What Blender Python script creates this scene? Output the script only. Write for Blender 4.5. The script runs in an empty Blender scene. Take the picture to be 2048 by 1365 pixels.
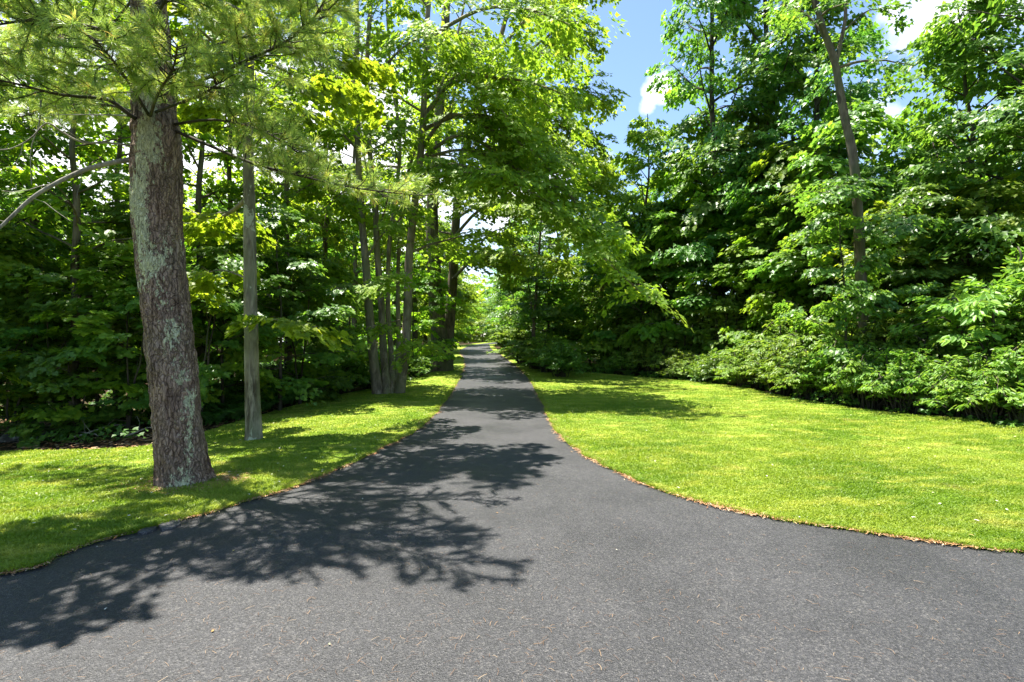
import bpy, math, random
import numpy as np
from mathutils import Vector
from mathutils.geometry import delaunay_2d_cdt

SC = bpy.context.scene
COL = SC.collection
PI = math.pi
# ------------------------------------------------------------------ camera
FPX = 1100.0                       # focal length in pixels of the 2048 px wide photograph
CAMZ = 1.7
cam = bpy.data.cameras.new('camera')
cam.sensor_width = 36.0
cam.lens = 36.0 * FPX / 2048.0
cam.clip_start = 0.05
cam.clip_end = 3000
camo = bpy.data.objects.new('camera', cam)
camo.location = (0, 0, CAMZ)
camo.rotation_euler = (PI / 2, 0, 0)
COL.objects.link(camo)
SC.camera = camo
# ------------------------------------------------------------------ sky and sun
SUN_DIR = Vector((-0.235, 0.13, 0.93)).normalized()       # towards the sun
SUN_EL = math.asin(SUN_DIR.z)
SUN_AZ = math.atan2(SUN_DIR.x, SUN_DIR.y)
world = bpy.data.worlds.new('World')
SC.world = world
world.use_nodes = True
wn, wl = world.node_tree.nodes, world.node_tree.links
wn.clear()
w_out = wn.new('ShaderNodeOutputWorld')
w_bg = wn.new('ShaderNodeBackground')
w_bg.inputs['Strength'].default_value = 0.080
w_sky = wn.new('ShaderNodeTexSky')
w_sky.sky_type = 'NISHITA'
w_sky.sun_disc = False
w_sky.sun_elevation = SUN_EL
w_sky.sun_rotation = SUN_AZ
w_sky.air_density = 1.0
w_sky.dust_density = 0.3
w_sky.ozone_density = 2.6
w_tc = wn.new('ShaderNodeTexCoord')
w_no = wn.new('ShaderNodeTexNoise')
w_no.inputs['Scale'].default_value = 14.0
w_no.inputs['Detail'].default_value = 7.0
w_no.inputs['Roughness'].default_value = 0.55
wl.new(w_tc.outputs['Generated'], w_no.inputs['Vector'])


def wmath(op, a, b=None, c=None):
    n = wn.new('ShaderNodeMath')
    n.operation = op
    for i, v in enumerate((a, b, c)):
        if v is None:
            continue
        if isinstance(v, (int, float)):
            n.inputs[i].default_value = v
        else:
            wl.new(v, n.inputs[i])
    return n.outputs[0]


def cloud_blob(px, py, rad, soft):
    d = Vector(((px - 1024) / FPX, 1.0, (682.5 - py) / FPX)).normalized()
    dn = wn.new('ShaderNodeVectorMath')
    dn.operation = 'DISTANCE'
    wl.new(w_tc.outputs['Generated'], dn.inputs[0])
    dn.inputs[1].default_value = d
    # cover = clamp((rad - dist + (noise-.5)*k)/soft)
    nz = wmath('MULTIPLY', wmath('SUBTRACT', w_no.outputs[0], 0.5), min(rad, .06) * 3.2)
    v = wmath('DIVIDE', wmath('ADD', wmath('SUBTRACT', rad, dn.outputs['Value']), nz), soft)
    n = wn.new('ShaderNodeClamp')
    wl.new(v, n.inputs[0])
    return n.outputs[0]


cover = cloud_blob(1316, 186, 0.030, 0.018)
for b in ((1296, 212, 0.020, 0.02), (1340, 200, 0.018, 0.02), (1205, 330, 0.02, 0.05), (1735, 245, 0.05, 0.06), (1935, -20, 0.09, 0.06),
          (640, 440, 0.30, 0.10), (1030, 370, 0.12, 0.08), (160, 330, 0.3, 0.2)):
    cover = wmath('MAXIMUM', cover, cloud_blob(*b))
w_mix = wn.new('ShaderNodeMix')
w_mix.data_type = 'RGBA'
wl.new(cover, w_mix.inputs['Factor'])
wl.new(w_sky.outputs[0], w_mix.inputs['A'])
w_mix.inputs['B'].default_value = (7.0, 7.1, 7.3, 1)
wl.new(w_mix.outputs['Result'], w_bg.inputs['Color'])
wl.new(w_bg.outputs[0], w_out.inputs['Surface'])

sun = bpy.data.lights.new('sun', 'SUN')
sun.energy = 5.0
sun.angle = math.radians(0.5)
sun.color = (1.0, 0.95, 0.86)
suno = bpy.data.objects.new('sun', sun)
suno.rotation_euler = (-SUN_DIR).to_track_quat('-Z', 'Y').to_euler()
COL.objects.link(suno)
# ------------------------------------------------------------------ exposure
vs = SC.view_settings
vs.view_transform = 'Standard'
vs.look = 'None'
vs.exposure = 1.85
vs.gamma = 1.0
vs.use_curve_mapping = False
SC.cycles.max_bounces = 8
SC.cycles.diffuse_bounces = 6
SC.cycles.glossy_bounces = 1
SC.cycles.transmission_bounces = 6
SC.cycles.transparent_max_bounces = 4
SC.cycles.caustics_reflective = False
SC.cycles.caustics_refractive = False


# ------------------------------------------------------------------ terrain
def terrain(x, y):
    x = np.asarray(x, float)
    y = np.asarray(y, float)
    s = np.clip((y - 16) / 56, 0, 1)
    z = 1.60 * s * s * (3 - 2 * s) - 0.012 * np.clip(y - 72, 0, 400)
    k = np.log1p(np.exp(np.clip((-x - 3.5) * 2, -30, 30))) / 2
    f = np.clip((34 - y) / 18, 0, 1)
    z = z - 0.055 * np.clip(k, 0, 14) * f * f * (3 - 2 * f)
    k2 = np.log1p(np.exp(np.clip((x - 5.0) * 1.5, -30, 30))) / 1.5
    z = z + 0.012 * np.clip(k2, 0, 20)
    return z


def P(px, py):
    """the point of the terrain seen at a pixel of the photograph"""
    dx, dz = (px - 1024) / FPX, (682.5 - py) / FPX
    d = 1.5
    while d < 130:
        if CAMZ + dz * d < terrain(dx * d, d):
            break
        d *= 1.004
    return (dx * d, d)


def W(px, py, d):
    return Vector(((px - 1024) / FPX * d, d, CAMZ + (682.5 - py) / FPX * d))


def hz(x, y):
    return float(terrain(x, y))


# ------------------------------------------------------------------ object helpers
def tag(o, label=None, cat=None, group=None, kind=None):
    if label: o['label'] = label
    if cat: o['category'] = cat
    if group: o['group'] = group
    if kind: o['kind'] = kind
    return o


def empty(name, loc=(0, 0, 0), rz=0.0):
    o = bpy.data.objects.new(name, None)
    o.empty_display_size = 0.3
    o.location = loc
    o.rotation_euler = (0, 0, rz)
    COL.objects.link(o)
    return o


def mesh(name, V, F, mat, parent=None, attr=None, smooth=False, link=True):
    """V (n,3) array; F list of (m,k) int arrays; attr: per-vertex float 'rnd'"""
    if not isinstance(F, (list, tuple)):
        F = [F]
    F = [np.asarray(f, np.int32) for f in F if len(f)]
    me = bpy.data.meshes.new(name)
    V = np.asarray(V, np.float32)
    me.vertices.add(len(V))
    me.vertices.foreach_set('co', V.ravel())
    nl = sum(f.size for f in F)
    npoly = sum(len(f) for f in F)
    me.loops.add(nl)
    me.loops.foreach_set('vertex_index', np.concatenate([f.ravel() for f in F]))
    me.polygons.add(npoly)
    st = []
    base = 0
    for f in F:
        st.append(base + np.arange(len(f)) * f.shape[1])
        base += f.size
    me.polygons.foreach_set('loop_start', np.concatenate(st).astype(np.int32))
    if attr is not None:
        a = me.attributes.new('rnd', 'FLOAT', 'POINT')
        a.data.foreach_set('value', np.asarray(attr, np.float32))
    me.update(calc_edges=True)
    me.polygons.foreach_set('use_smooth', np.full(npoly, smooth))
    me.materials.append(mat)
    o = bpy.data.objects.new(name, me)
    if link:
        COL.objects.link(o)
    if parent is not None:
        o.parent = parent
    return o


class Wood:
    """collects tapered tubes into one mesh"""
    def __init__(self):
        self.V, self.F, self.n = [], [], 0

    def tube(self, pts, radii, seg=6, flare=None, bump=0.0, rng=None):
        pts = np.asarray([tuple(p) for p in pts], float)
        radii = np.asarray(radii, float)
        n = len(pts)
        T = np.gradient(pts, axis=0)
        T /= np.linalg.norm(T, axis=1)[:, None] + 1e-9
        up = np.array((0, 0, 1.0)) if abs(T[0][2]) < 0.8 else np.array((0, 1.0, 0))
        A = np.cross(T, up)
        A /= np.linalg.norm(A, axis=1)[:, None] + 1e-9
        B = np.cross(T, A)
        ang = np.linspace(0, 2 * PI, seg, endpoint=False)
        R = radii[:, None] * np.ones(seg)[None]
        if bump and rng is not None:
            R = R * (1 + bump * (rng.random((n, seg)) - 0.5))
        V = pts[:, None, :] + R[..., None] * (np.cos(ang)[None, :, None] * A[:, None] + np.sin(ang)[None, :, None] * B[:, None])
        V = V.reshape(-1, 3)
        i = np.arange(n - 1)[:, None] * seg
        j = np.arange(seg)[None]
        j2 = (j + 1) % seg
        F = np.stack([i + j, i + j2, i + seg + j2, i + seg + j], -1).reshape(-1, 4) + self.n
        self.V.append(V)
        self.F.append(F)
        self.n += len(V)

    def get(self):
        return np.concatenate(self.V), [np.concatenate(self.F)]


def catmull(pts, k=6, closed=False):
    pts = [np.asarray(tuple(p), float) for p in pts]
    out = []
    n = len(pts)
    for i in range(n - 1):
        p0 = pts[max(i - 1, 0)]; p1 = pts[i]; p2 = pts[i + 1]; p3 = pts[min(i + 2, n - 1)]
        for t in np.arange(k) / k:
            out.append(0.5 * ((2 * p1) + (-p0 + p2) * t + (2 * p0 - 5 * p1 + 4 * p2 - p3) * t * t + (-p0 + 3 * p1 - 3 * p2 + p3) * t ** 3))
    out.append(pts[-1])
    return np.array(out)


# ------------------------------------------------------------------ materials
def newmat(name):
    m = bpy.data.materials.new(name)
    m.use_nodes = True
    nt = m.node_tree
    nt.nodes.clear()
    return m, nt


def nd(nt, typ, **kw):
    n = nt.nodes.new(typ)
    for k, v in kw.items():
        if hasattr(n, k):
            setattr(n, k, v)
        else:
            n.inputs[k].default_value = v
    return n


def ramp(nt, src, stops, interp='LINEAR'):
    r = nt.nodes.new('ShaderNodeValToRGB')
    r.color_ramp.interpolation = interp
    e = r.color_ramp.elements
    while len(e) < len(stops):
        e.new(0.5)
    for i, (p, c) in enumerate(stops):
        e[i].position = p
        e[i].color = (*c, 1) if len(c) == 3 else c
    nt.links.new(src, r.inputs[0])
    return r.outputs[0]


def noise(nt, scale, detail=4, rough=0.55, vec=None, stretch=None, coord='Object', dist=0.0):
    n = nt.nodes.new('ShaderNodeTexNoise')
    n.inputs['Scale'].default_value = scale
    n.inputs['Detail'].default_value = detail
    n.inputs['Roughness'].default_value = rough
    n.inputs['Distortion'].default_value = dist
    tc = nt.nodes.new('ShaderNodeTexCoord')
    src = tc.outputs[coord]
    if stretch:
        mp = nt.nodes.new('ShaderNodeMapping')
        mp.inputs['Scale'].default_value = stretch
        nt.links.new(src, mp.inputs[0])
        src = mp.outputs[0]
    nt.links.new(src, n.inputs['Vector'])
    return n.outputs[0]


def mixc(nt, fac, a, b, mode='MIX'):
    n = nt.nodes.new('ShaderNodeMix')
    n.data_type = 'RGBA'
    n.blend_type = mode
    for k, v in (('Factor', fac), ('A', a), ('B', b)):
        if isinstance(v, (int, float)):
            n.inputs[k].default_value = v
        elif isinstance(v, tuple):
            n.inputs[k].default_value = (*v, 1) if len(v) == 3 else v
        else:
            nt.links.new(v, n.inputs[k])
    return n.outputs['Result']


def leaf_mat(name, cols, trans, tf=0.42, rough=0.42, spec=0.45):
    m, nt = newmat(name)
    L = nt.links
    at = nd(nt, 'ShaderNodeAttribute', attribute_name='rnd')
    oi = nt.nodes.new('ShaderNodeObjectInfo')
    col = ramp(nt, at.outputs['Fac'], cols)
    hs = nt.nodes.new('ShaderNodeHueSaturation')
    mr = nd(nt, 'ShaderNodeMapRange')
    L.new(oi.outputs['Random'], mr.inputs[0])
    mr.inputs[3].default_value = 0.475
    mr.inputs[4].default_value = 0.508
    L.new(mr.outputs[0], hs.inputs['Hue'])
    mr2 = nd(nt, 'ShaderNodeMapRange')
    L.new(oi.outputs['Random'], mr2.inputs[0])
    mr2.inputs[3].default_value = 0.85
    mr2.inputs[4].default_value = 1.15
    L.new(mr2.outputs[0], hs.inputs['Value'])
    L.new(col, hs.inputs['Color'])
    b = nt.nodes.new('ShaderNodeBsdfPrincipled')
    L.new(hs.outputs[0], b.inputs['Base Color'])
    b.inputs['Roughness'].default_value = rough
    b.inputs['Specular IOR Level'].default_value = spec
    t = nt.nodes.new('ShaderNodeBsdfTranslucent')
    tc = mixc(nt, 1.0, hs.outputs[0], trans, 'MULTIPLY')
    L.new(tc, t.inputs['Color'])
    mx = nt.nodes.new('ShaderNodeMixShader')
    mx.inputs[0].default_value = tf
    L.new(b.outputs[0], mx.inputs[1])
    L.new(t.outputs[0], mx.inputs[2])
    o = nt.nodes.new('ShaderNodeOutputMaterial')
    L.new(mx.outputs[0], o.inputs[0])
    return m


M = {}
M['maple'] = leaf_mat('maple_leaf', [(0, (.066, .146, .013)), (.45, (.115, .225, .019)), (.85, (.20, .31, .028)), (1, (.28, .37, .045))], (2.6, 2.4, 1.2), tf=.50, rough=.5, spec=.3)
M['maple_lit'] = leaf_mat('maple_leaf_sunlit_tint', [(0, (.095, .195, .018)), (.5, (.162, .29, .028)), (1, (.29, .40, .055))], (2.05, 1.95, 1.15), tf=.5, rough=.5, spec=.3)  # lit copy of maple: sunlit brightness put into the leaf colour
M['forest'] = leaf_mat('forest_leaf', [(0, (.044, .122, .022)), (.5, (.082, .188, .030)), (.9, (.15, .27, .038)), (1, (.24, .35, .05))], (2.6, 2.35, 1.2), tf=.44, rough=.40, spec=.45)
M['shrub'] = leaf_mat('shrub_leaf', [(0, (.070, .165, .022)), (.5, (.135, .26, .034)), (.9, (.23, .35, .05)), (1, (.36, .44, .09))], (1.9, 1.8, 1.1), tf=.40, rough=.45, spec=.35)
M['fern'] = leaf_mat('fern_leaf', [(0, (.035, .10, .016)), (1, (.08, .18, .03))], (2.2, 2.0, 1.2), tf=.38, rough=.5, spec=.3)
M['needle'] = leaf_mat('pine_needle', [(0, (.09, .17, .04)), (.5, (.23, .34, .075)), (.86, (.40, .50, .12)), (.93, (.42, .42, .12)), (1, (.40, .24, .08))], (1.7, 1.6, 1.1), tf=.48, rough=.42, spec=.5)


def bark_mat(name, c0, c1, lichen=None, lichen_amt=0.5, moss=None, scale=1.0, bump=0.5):
    m, nt = newmat(name)
    L = nt.links
    n1 = noise(nt, 9 * scale, 6, .65, stretch=(1, 1, .16), dist=.6)
    n2 = noise(nt, 34 * scale, 5, .7, stretch=(1, 1, .22))
    n3 = noise(nt, 1.6, 3, .5)
    c = ramp(nt, n1, [(.30, tuple(v * .45 for v in c0)), (.47, c0), (.62, c1), (.8, tuple(v * 1.15 for v in c1))])
    c = mixc(nt, .5, c, ramp(nt, n2, [(.3, (.45, .45, .45)), (.6, (1.15, 1.15, 1.15))]), 'MULTIPLY')
    c = mixc(nt, ramp(nt, n3, [(.42, (0, 0, 0)), (.62, (.5, .5, .5))]), c, tuple(v * 1.25 for v in c1))
    if moss:
        n4 = noise(nt, 3.0, 5, .6, stretch=(1, 1, .4))
        c = mixc(nt, ramp(nt, n4, [(.45, (0, 0, 0)), (.62, (.75, .75, .75))]), c, moss)
    if lichen:
        n5 = noise(nt, 5.5 * scale, 7, .66, stretch=(1, 1, .55), dist=1.1)
        n6 = noise(nt, 1.3, 2, .5, stretch=(1, 1, .7))
        mm = nt.nodes.new('ShaderNodeMath'); mm.operation = 'ADD'
        L.new(n5, mm.inputs[0]); L.new(n6, mm.inputs[1])
        th = .62 - .09 * lichen_amt
        c = mixc(nt, ramp(nt, half(nt, mm.outputs[0]), [(th - .006, (0, 0, 0)), (th + .010, (.92, .92, .92))]), c, lichen)
    b = nt.nodes.new('ShaderNodeBsdfPrincipled')
    L.new(c, b.inputs['Base Color'])
    b.inputs['Roughness'].default_value = .85
    b.inputs['Specular IOR Level'].default_value = .2
    bp = nt.nodes.new('ShaderNodeBump')
    bp.inputs['Strength'].default_value = bump
    bp.inputs['Distance'].default_value = .02
    ad = nt.nodes.new('ShaderNodeMath'); ad.operation = 'MULTIPLY_ADD'
    L.new(n2, ad.inputs[0]); ad.inputs[1].default_value = .5; L.new(n1, ad.inputs[2])
    L.new(ad.outputs[0], bp.inputs['Height'])
    L.new(bp.outputs[0], b.inputs['Normal'])
    o = nt.nodes.new('ShaderNodeOutputMaterial')
    L.new(b.outputs[0], o.inputs[0])
    return m


def half(nt, s):
    n = nt.nodes.new('ShaderNodeMath'); n.operation = 'MULTIPLY'
    nt.links.new(s, n.inputs[0]); n.inputs[1].default_value = .5
    return n.outputs[0]


M['bark_grey'] = bark_mat('grey_green_bark', (.085, .068, .045), (.30, .265, .19), lichen=(.40, .42, .30), lichen_amt=.45, moss=(.17, .18, .10), scale=1.3, bump=1.0)
M['bark_brown'] = bark_mat('brown_maple_bark', (.07, .055, .038), (.17, .14, .10), moss=(.09, .10, .045))
M['bark_clump'] = bark_mat('grey_brown_maple_bark', (.13, .105, .075), (.30, .255, .19), moss=(.15, .16, .08), scale=1.3, bump=.8)
M['bark_dark'] = bark_mat('dark_bark', (.035, .028, .02), (.085, .07, .05), moss=(.05, .06, .03))
M['bark_tan'] = bark_mat('pale_brown_bark', (.07, .052, .038), (.19, .145, .11), lichen=(.36, .38, .30), lichen_amt=.3)
M['dead'] = bark_mat('dead_grey_wood', (.15, .14, .11), (.33, .31, .26), scale=2, bump=.3)
M['stone'] = bark_mat('grey_stone', (.06, .06, .055), (.15, .15, .135), lichen=(.4, .42, .38), lichen_amt=.5)


def lumps(nt, src, lo, hi):
    return ramp(nt, src, [(lo, (0, 0, 0)), (hi, (1, 1, 1))])


def ground_mat():
    m, nt = newmat('leaf_litter_ground')
    L = nt.links
    a = noise(nt, .9, 5, .6)
    b_ = noise(nt, 22, 6, .7, dist=.8)
    c_ = noise(nt, 90, 4, .7)
    c = ramp(nt, b_, [(.3, (.020, .013, .008)), (.5, (.055, .034, .02)), (.66, (.10, .066, .038)), (.8, (.16, .11, .07))])
    c = mixc(nt, .6, c, ramp(nt, c_, [(.3, (.4, .4, .4)), (.65, (1.3, 1.2, 1.1))]), 'MULTIPLY')
    c = mixc(nt, lumps(nt, a, .52, .66), c, (.03, .05, .012))
    b = nt.nodes.new('ShaderNodeBsdfPrincipled')
    L.new(c, b.inputs['Base Color']); b.inputs['Roughness'].default_value = .95; b.inputs['Specular IOR Level'].default_value = .1
    bp = nt.nodes.new('ShaderNodeBump'); bp.inputs['Distance'].default_value = .03
    L.new(b_, bp.inputs['Height']); L.new(bp.outputs[0], b.inputs['Normal'])
    o = nt.nodes.new('ShaderNodeOutputMaterial'); L.new(b.outputs[0], o.inputs[0])
    return m


def lawn_cols(nt, rnd=None):
    a = noise(nt, .55, 4, .6, coord='Object')
    a2 = noise(nt, 2.3, 4, .6, coord='Object', stretch=(.7, 1.4, 1))
    base = mixc(nt, lumps(nt, a, .40, .62), (.145, .235, .018), (.245, .315, .036))
    base = mixc(nt, lumps(nt, a2, .50, .70), base, (.38, .40, .075))
    a3 = noise(nt, 1.1, 5, .65, coord='Object', dist=.5)
    base = mixc(nt, ramp(nt, a3, [(.60, (0, 0, 0)), (.74, (.55, .55, .55))]), base, (.26, .20, .07))
    return base


def lawn_mat():
    m, nt = newmat('lawn_turf')
    L = nt.links
    c = lawn_cols(nt)
    f = noise(nt, 60, 5, .7)
    g = noise(nt, 14, 4, .6)
    c = mixc(nt, .5, c, ramp(nt, f, [(.28, (.35, .38, .3)), (.5, (.85, .85, .8)), (.68, (1.25, 1.2, 1.2))]), 'MULTIPLY')
    c = mixc(nt, .5, c, ramp(nt, g, [(.3, (.6, .65, .6)), (.6, (1.1, 1.1, 1.1))]), 'MULTIPLY')
    b = nt.nodes.new('ShaderNodeBsdfPrincipled')
    L.new(c, b.inputs['Base Color']); b.inputs['Roughness'].default_value = .8; b.inputs['Specular IOR Level'].default_value = .15
    bp = nt.nodes.new('ShaderNodeBump'); bp.inputs['Distance'].default_value = .03; bp.inputs['Strength'].default_value = .8
    L.new(f, bp.inputs['Height']); L.new(bp.outputs[0], b.inputs['Normal'])
    o = nt.nodes.new('ShaderNodeOutputMaterial'); L.new(b.outputs[0], o.inputs[0])
    return m


def blade_mat():
    m, nt = newmat('grass_blade')
    L = nt.links
    c = lawn_cols(nt)
    at = nd(nt, 'ShaderNodeAttribute', attribute_name='rnd')
    c = mixc(nt, 1.0, c, ramp(nt, at.outputs['Fac'], [(0, (.82, .86, .8)), (.5, (1.0, 1.02, .95)), (.94, (1.14, 1.12, 1.1)), (1, (1.3, 1.2, 1.3))]), 'MULTIPLY')
    b = nt.nodes.new('ShaderNodeBsdfPrincipled')
    L.new(c, b.inputs['Base Color']); b.inputs['Roughness'].default_value = .5; b.inputs['Specular IOR Level'].default_value = .3
    t = nt.nodes.new('ShaderNodeBsdfTranslucent'); L.new(mixc(nt, 1.0, c, (1.5, 1.5, 1.0), 'MULTIPLY'), t.inputs[0])
    mx = nt.nodes.new('ShaderNodeMixShader'); mx.inputs[0].default_value = .4
    L.new(b.outputs[0], mx.inputs[1]); L.new(t.outputs[0], mx.inputs[2])
    o = nt.nodes.new('ShaderNodeOutputMaterial'); L.new(mx.outputs[0], o.inputs[0])
    return m


def asphalt_mat(name='asphalt', k=1.0):
    m, nt = newmat(name)
    L = nt.links
    tc = nt.nodes.new('ShaderNodeTexCoord')
    vo = nt.nodes.new('ShaderNodeTexVoronoi'); vo.inputs['Scale'].default_value = 120
    L.new(tc.outputs['Object'], vo.inputs['Vector'])
    vo2 = nt.nodes.new('ShaderNodeTexVoronoi'); vo2.inputs['Scale'].default_value = 75
    L.new(tc.outputs['Object'], vo2.inputs['Vector'])
    n1 = noise(nt, 70, 5, .75)
    n2 = noise(nt, .8, 4, .6)
    n3 = noise(nt, 6, 4, .6, stretch=(1, .5, 1))
    sep = nt.nodes.new('ShaderNodeSeparateColor'); L.new(vo.outputs['Color'], sep.inputs[0])
    c = ramp(nt, sep.outputs[0], [(0, (.028 * k, .029 * k, .032 * k)), (.5, (.060 * k, .061 * k, .066 * k)), (.9, (.098 * k, .097 * k, .10 * k)), (1, (.20 * k, .19 * k, .175 * k))])
    s2 = nt.nodes.new('ShaderNodeSeparateColor'); L.new(vo2.outputs['Color'], s2.inputs[0])
    c = mixc(nt, ramp(nt, s2.outputs[1], [(.86, (0, 0, 0)), (.93, (.55, .55, .55))]), c, (.16 * k, .155 * k, .145 * k))
    c = mixc(nt, ramp(nt, s2.outputs[0], [(.80, (0, 0, 0)), (.88, (.6, .6, .6))]), c, (.018 * k, .018 * k, .019 * k))
    c = mixc(nt, .8, c, ramp(nt, n1, [(.3, (.35, .35, .37)), (.5, (.95, .95, .97)), (.68, (1.7, 1.68, 1.66))]), 'MULTIPLY')
    c = mixc(nt, 1.0, c, ramp(nt, n2, [(.32, (.74, .74, .75)), (.62, (1.16, 1.15, 1.13))]), 'MULTIPLY')
    c = mixc(nt, .6, c, ramp(nt, n3, [(.35, (.82, .82, .84)), (.6, (1.1, 1.1, 1.1))]), 'MULTIPLY')
    b = nt.nodes.new('ShaderNodeBsdfPrincipled')
    L.new(c, b.inputs['Base Color'])
    b.inputs['Specular IOR Level'].default_value = .5
    L.new(ramp(nt, n2, [(.3, (.5, .5, .5)), (.65, (.68, .68, .68))]), b.inputs['Roughness'])
    bp = nt.nodes.new('ShaderNodeBump'); bp.inputs['Distance'].default_value = .006; bp.inputs['Strength'].default_value = .65
    sm = nt.nodes.new('ShaderNodeMath'); sm.operation = 'ADD'
    L.new(n1, sm.inputs[0]); L.new(vo.outputs['Distance'], sm.inputs[1])
    L.new(sm.outputs[0], bp.inputs['Height']); L.new(bp.outputs[0], b.inputs['Normal'])
    o = nt.nodes.new('ShaderNodeOutputMaterial'); L.new(b.outputs[0], o.inputs[0])
    return m


def plain(name, cols, rough=.8, trans=0.0):
    m, nt = newmat(name)
    L = nt.links
    at = nd(nt, 'ShaderNodeAttribute', attribute_name='rnd')
    c = ramp(nt, at.outputs['Fac'], cols)
    n = noise(nt, 40, 4, .6)
    c = mixc(nt, .5, c, ramp(nt, n, [(.3, (.6, .6, .6)), (.65, (1.2, 1.2, 1.2))]), 'MULTIPLY')
    b = nt.nodes.new('ShaderNodeBsdfPrincipled')
    L.new(c, b.inputs['Base Color']); b.inputs['Roughness'].default_value = rough; b.inputs['Specular IOR Level'].default_value = .25
    o = nt.nodes.new('ShaderNodeOutputMaterial'); L.new(b.outputs[0], o.inputs[0])
    return m


M['ground'] = ground_mat()
M['lawn'] = lawn_mat()
M['blade'] = blade_mat()
M['asphalt'] = asphalt_mat('asphalt', .41)
M['paver'] = asphalt_mat('dark_flat_stone', .8)
M['litter'] = plain('brown_pine_litter', [(0, (.16, .065, .022)), (.4, (.34, .165, .07)), (.8, (.50, .31, .16)), (1, (.60, .48, .32))])
M['road_needle'] = plain('faded_brown_needle', [(0, (.06, .035, .022)), (.5, (.15, .085, .045)), (.9, (.27, .17, .09)), (1, (.4, .3, .18))])
M['petal'] = plain('pale_fallen_leaf', [(0, (.5, .48, .38)), (.6, (.62, .6, .5)), (.8, (.35, .38, .12)), (1, (.30, .14, .06))])
M['pebble'] = plain('pale_chip', [(0, (.2, .2, .19)), (1, (.6, .59, .56))])

# ------------------------------------------------------------------ plan of the ground
le_px = [(0, 1150), (110, 1117), (200, 1084), (290, 1062), (390, 1036), (500, 1002), (580, 978), (660, 946), (720, 920), (790, 886),
         (835, 862), (868, 830), (893, 800), (912, 770), (925, 745), (930, 727), (923, 713), (919, 705), (925, 698), (945, 691), (972, 687)]
re_px = [(2048, 1108), (1900, 1090), (1700, 1062), (1560, 1042), (1430, 1015), (1330, 985), (1250, 953), (1180, 917), (1130, 880), (1104, 850),
         (1090, 815), (1072, 780), (1052, 753), (1030, 731), (1008, 715), (992, 704), (982, 698), (981, 693), (988, 688.5)]
le = [P(*p) for p in le_px]
re = [P(*p) for p in re_px]
le_w = [(-40, 2.6), (-20, 2.9), (-10, 3.1), (-6, 3.35)] + le + [(1.5, 78), (8, 84), (20, 92)]
re_w = [(40, 3.6), (20, 3.65), (10, 3.75), (6.5, 4.0)] + re + [(3.5, 72), (10, 78), (22, 86)]
le_c = catmull(le_w, 6)
re_c = catmull(re_w, 6)
rs_e = np.random.default_rng(5)
for arr in (le_c, re_c):            # hand-laid edge: never quite smooth
    d = np.clip(arr[:, 1], 0, 30)
    arr[:, 0] += np.clip(rs_e.normal(0, .018, len(arr)), -.035, .035) * np.clip(d / 6, .6, 1.5)
fl_px = [(0, 905), (90, 903), (190, 901), (290, 894), (400, 868), (470, 846), (540, 826), (620, 803), (700, 786), (770, 772), (840, 754), (880, 738), (890, 722), (895, 706), (899, 698), (925, 691), (955, 687)]
fr_px = [(2048, 857), (1940, 842), (1830, 832), (1740, 822), (1650, 808), (1570, 794), (1480, 775), (1400, 765), (1300, 756), (1200, 748), (1110, 742), (1062, 736), (1030, 722), (1006, 709), (997, 702), (992, 696), (998, 690)]
fl = [P(*p) for p in fl_px]
fr = [P(*p) for p in fr_px]
fl_w = [(-40, 9.0), (-25, 10.0), (-14, 10.4)] + fl + [(1, 84), (8, 90), (20, 98)]
fr_w = [(40, 8.5), (22, 9.6), (14, 10.3)] + fr + [(5.5, 70), (12, 76)]
fl_c = catmull(fl_w, 5)
fr_c = catmull(fr_w, 5)


def inpoly(pts, poly):
    x, y = pts[:, 0], pts[:, 1]
    c = np.zeros(len(pts), bool)
    px, py = poly[:, 0], poly[:, 1]
    j = len(poly) - 1
    for i in range(len(poly)):
        if py[i] != py[j]:
            t = ((py[i] > y) != (py[j] > y)) & (x < (px[j] - px[i]) * (y - py[i]) / (py[j] - py[i]) + px[i])
            c ^= t
        j = i
    return c


def dedupe(poly):
    out = [poly[0]]
    for p in poly[1:]:
        if np.hypot(*(p - out[-1])) > .015:
            out.append(p)
    return np.array(out)


def sheet(name, poly, dz, mat, label, grid_near=.5, kind='structure'):
    poly = dedupe(np.asarray(poly))
    pts = []
    y = poly[:, 1].min()
    while y < poly[:, 1].max():
        st = grid_near * max(1, y / 12)
        xs = np.arange(poly[:, 0].min(), poly[:, 0].max(), st)
        pts.append(np.stack([xs, np.full_like(xs, y)], 1))
        y += st
    pts = np.concatenate(pts)
    pts = pts[inpoly(pts, poly)]
    n = len(poly)
    allp = [Vector(p) for p in poly] + [Vector(p) for p in pts]
    edges = [(i, (i + 1) % n) for i in range(n)]
    vo, eo, fo, *_ = delaunay_2d_cdt(allp, edges, [], 1, 1e-4)
    V = np.array([(v.x, v.y, 0) for v in vo])
    V[:, 2] = terrain(V[:, 0], V[:, 1]) + dz
    F = np.array([f for f in fo])
    a = V[F[:, 0]]; b = V[F[:, 1]]; c = V[F[:, 2]]
    cr = (b[:, 0] - a[:, 0]) * (c[:, 1] - a[:, 1]) - (b[:, 1] - a[:, 1]) * (c[:, 0] - a[:, 0])
    F[cr < 0] = F[cr < 0][:, ::-1]
    o = mesh(name, V, F, mat, smooth=True)
    return tag(o, label, kind=kind)


road_poly = np.concatenate([le_c, re_c[::-1], [(40, -3.5), (-40, -3.5)]])
lawnL_poly = np.concatenate([le_c[::-1][14:], fl_c[:-8]])
lawnR_poly = np.concatenate([re_c[::-1][14:], fr_c[:-5]])
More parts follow.
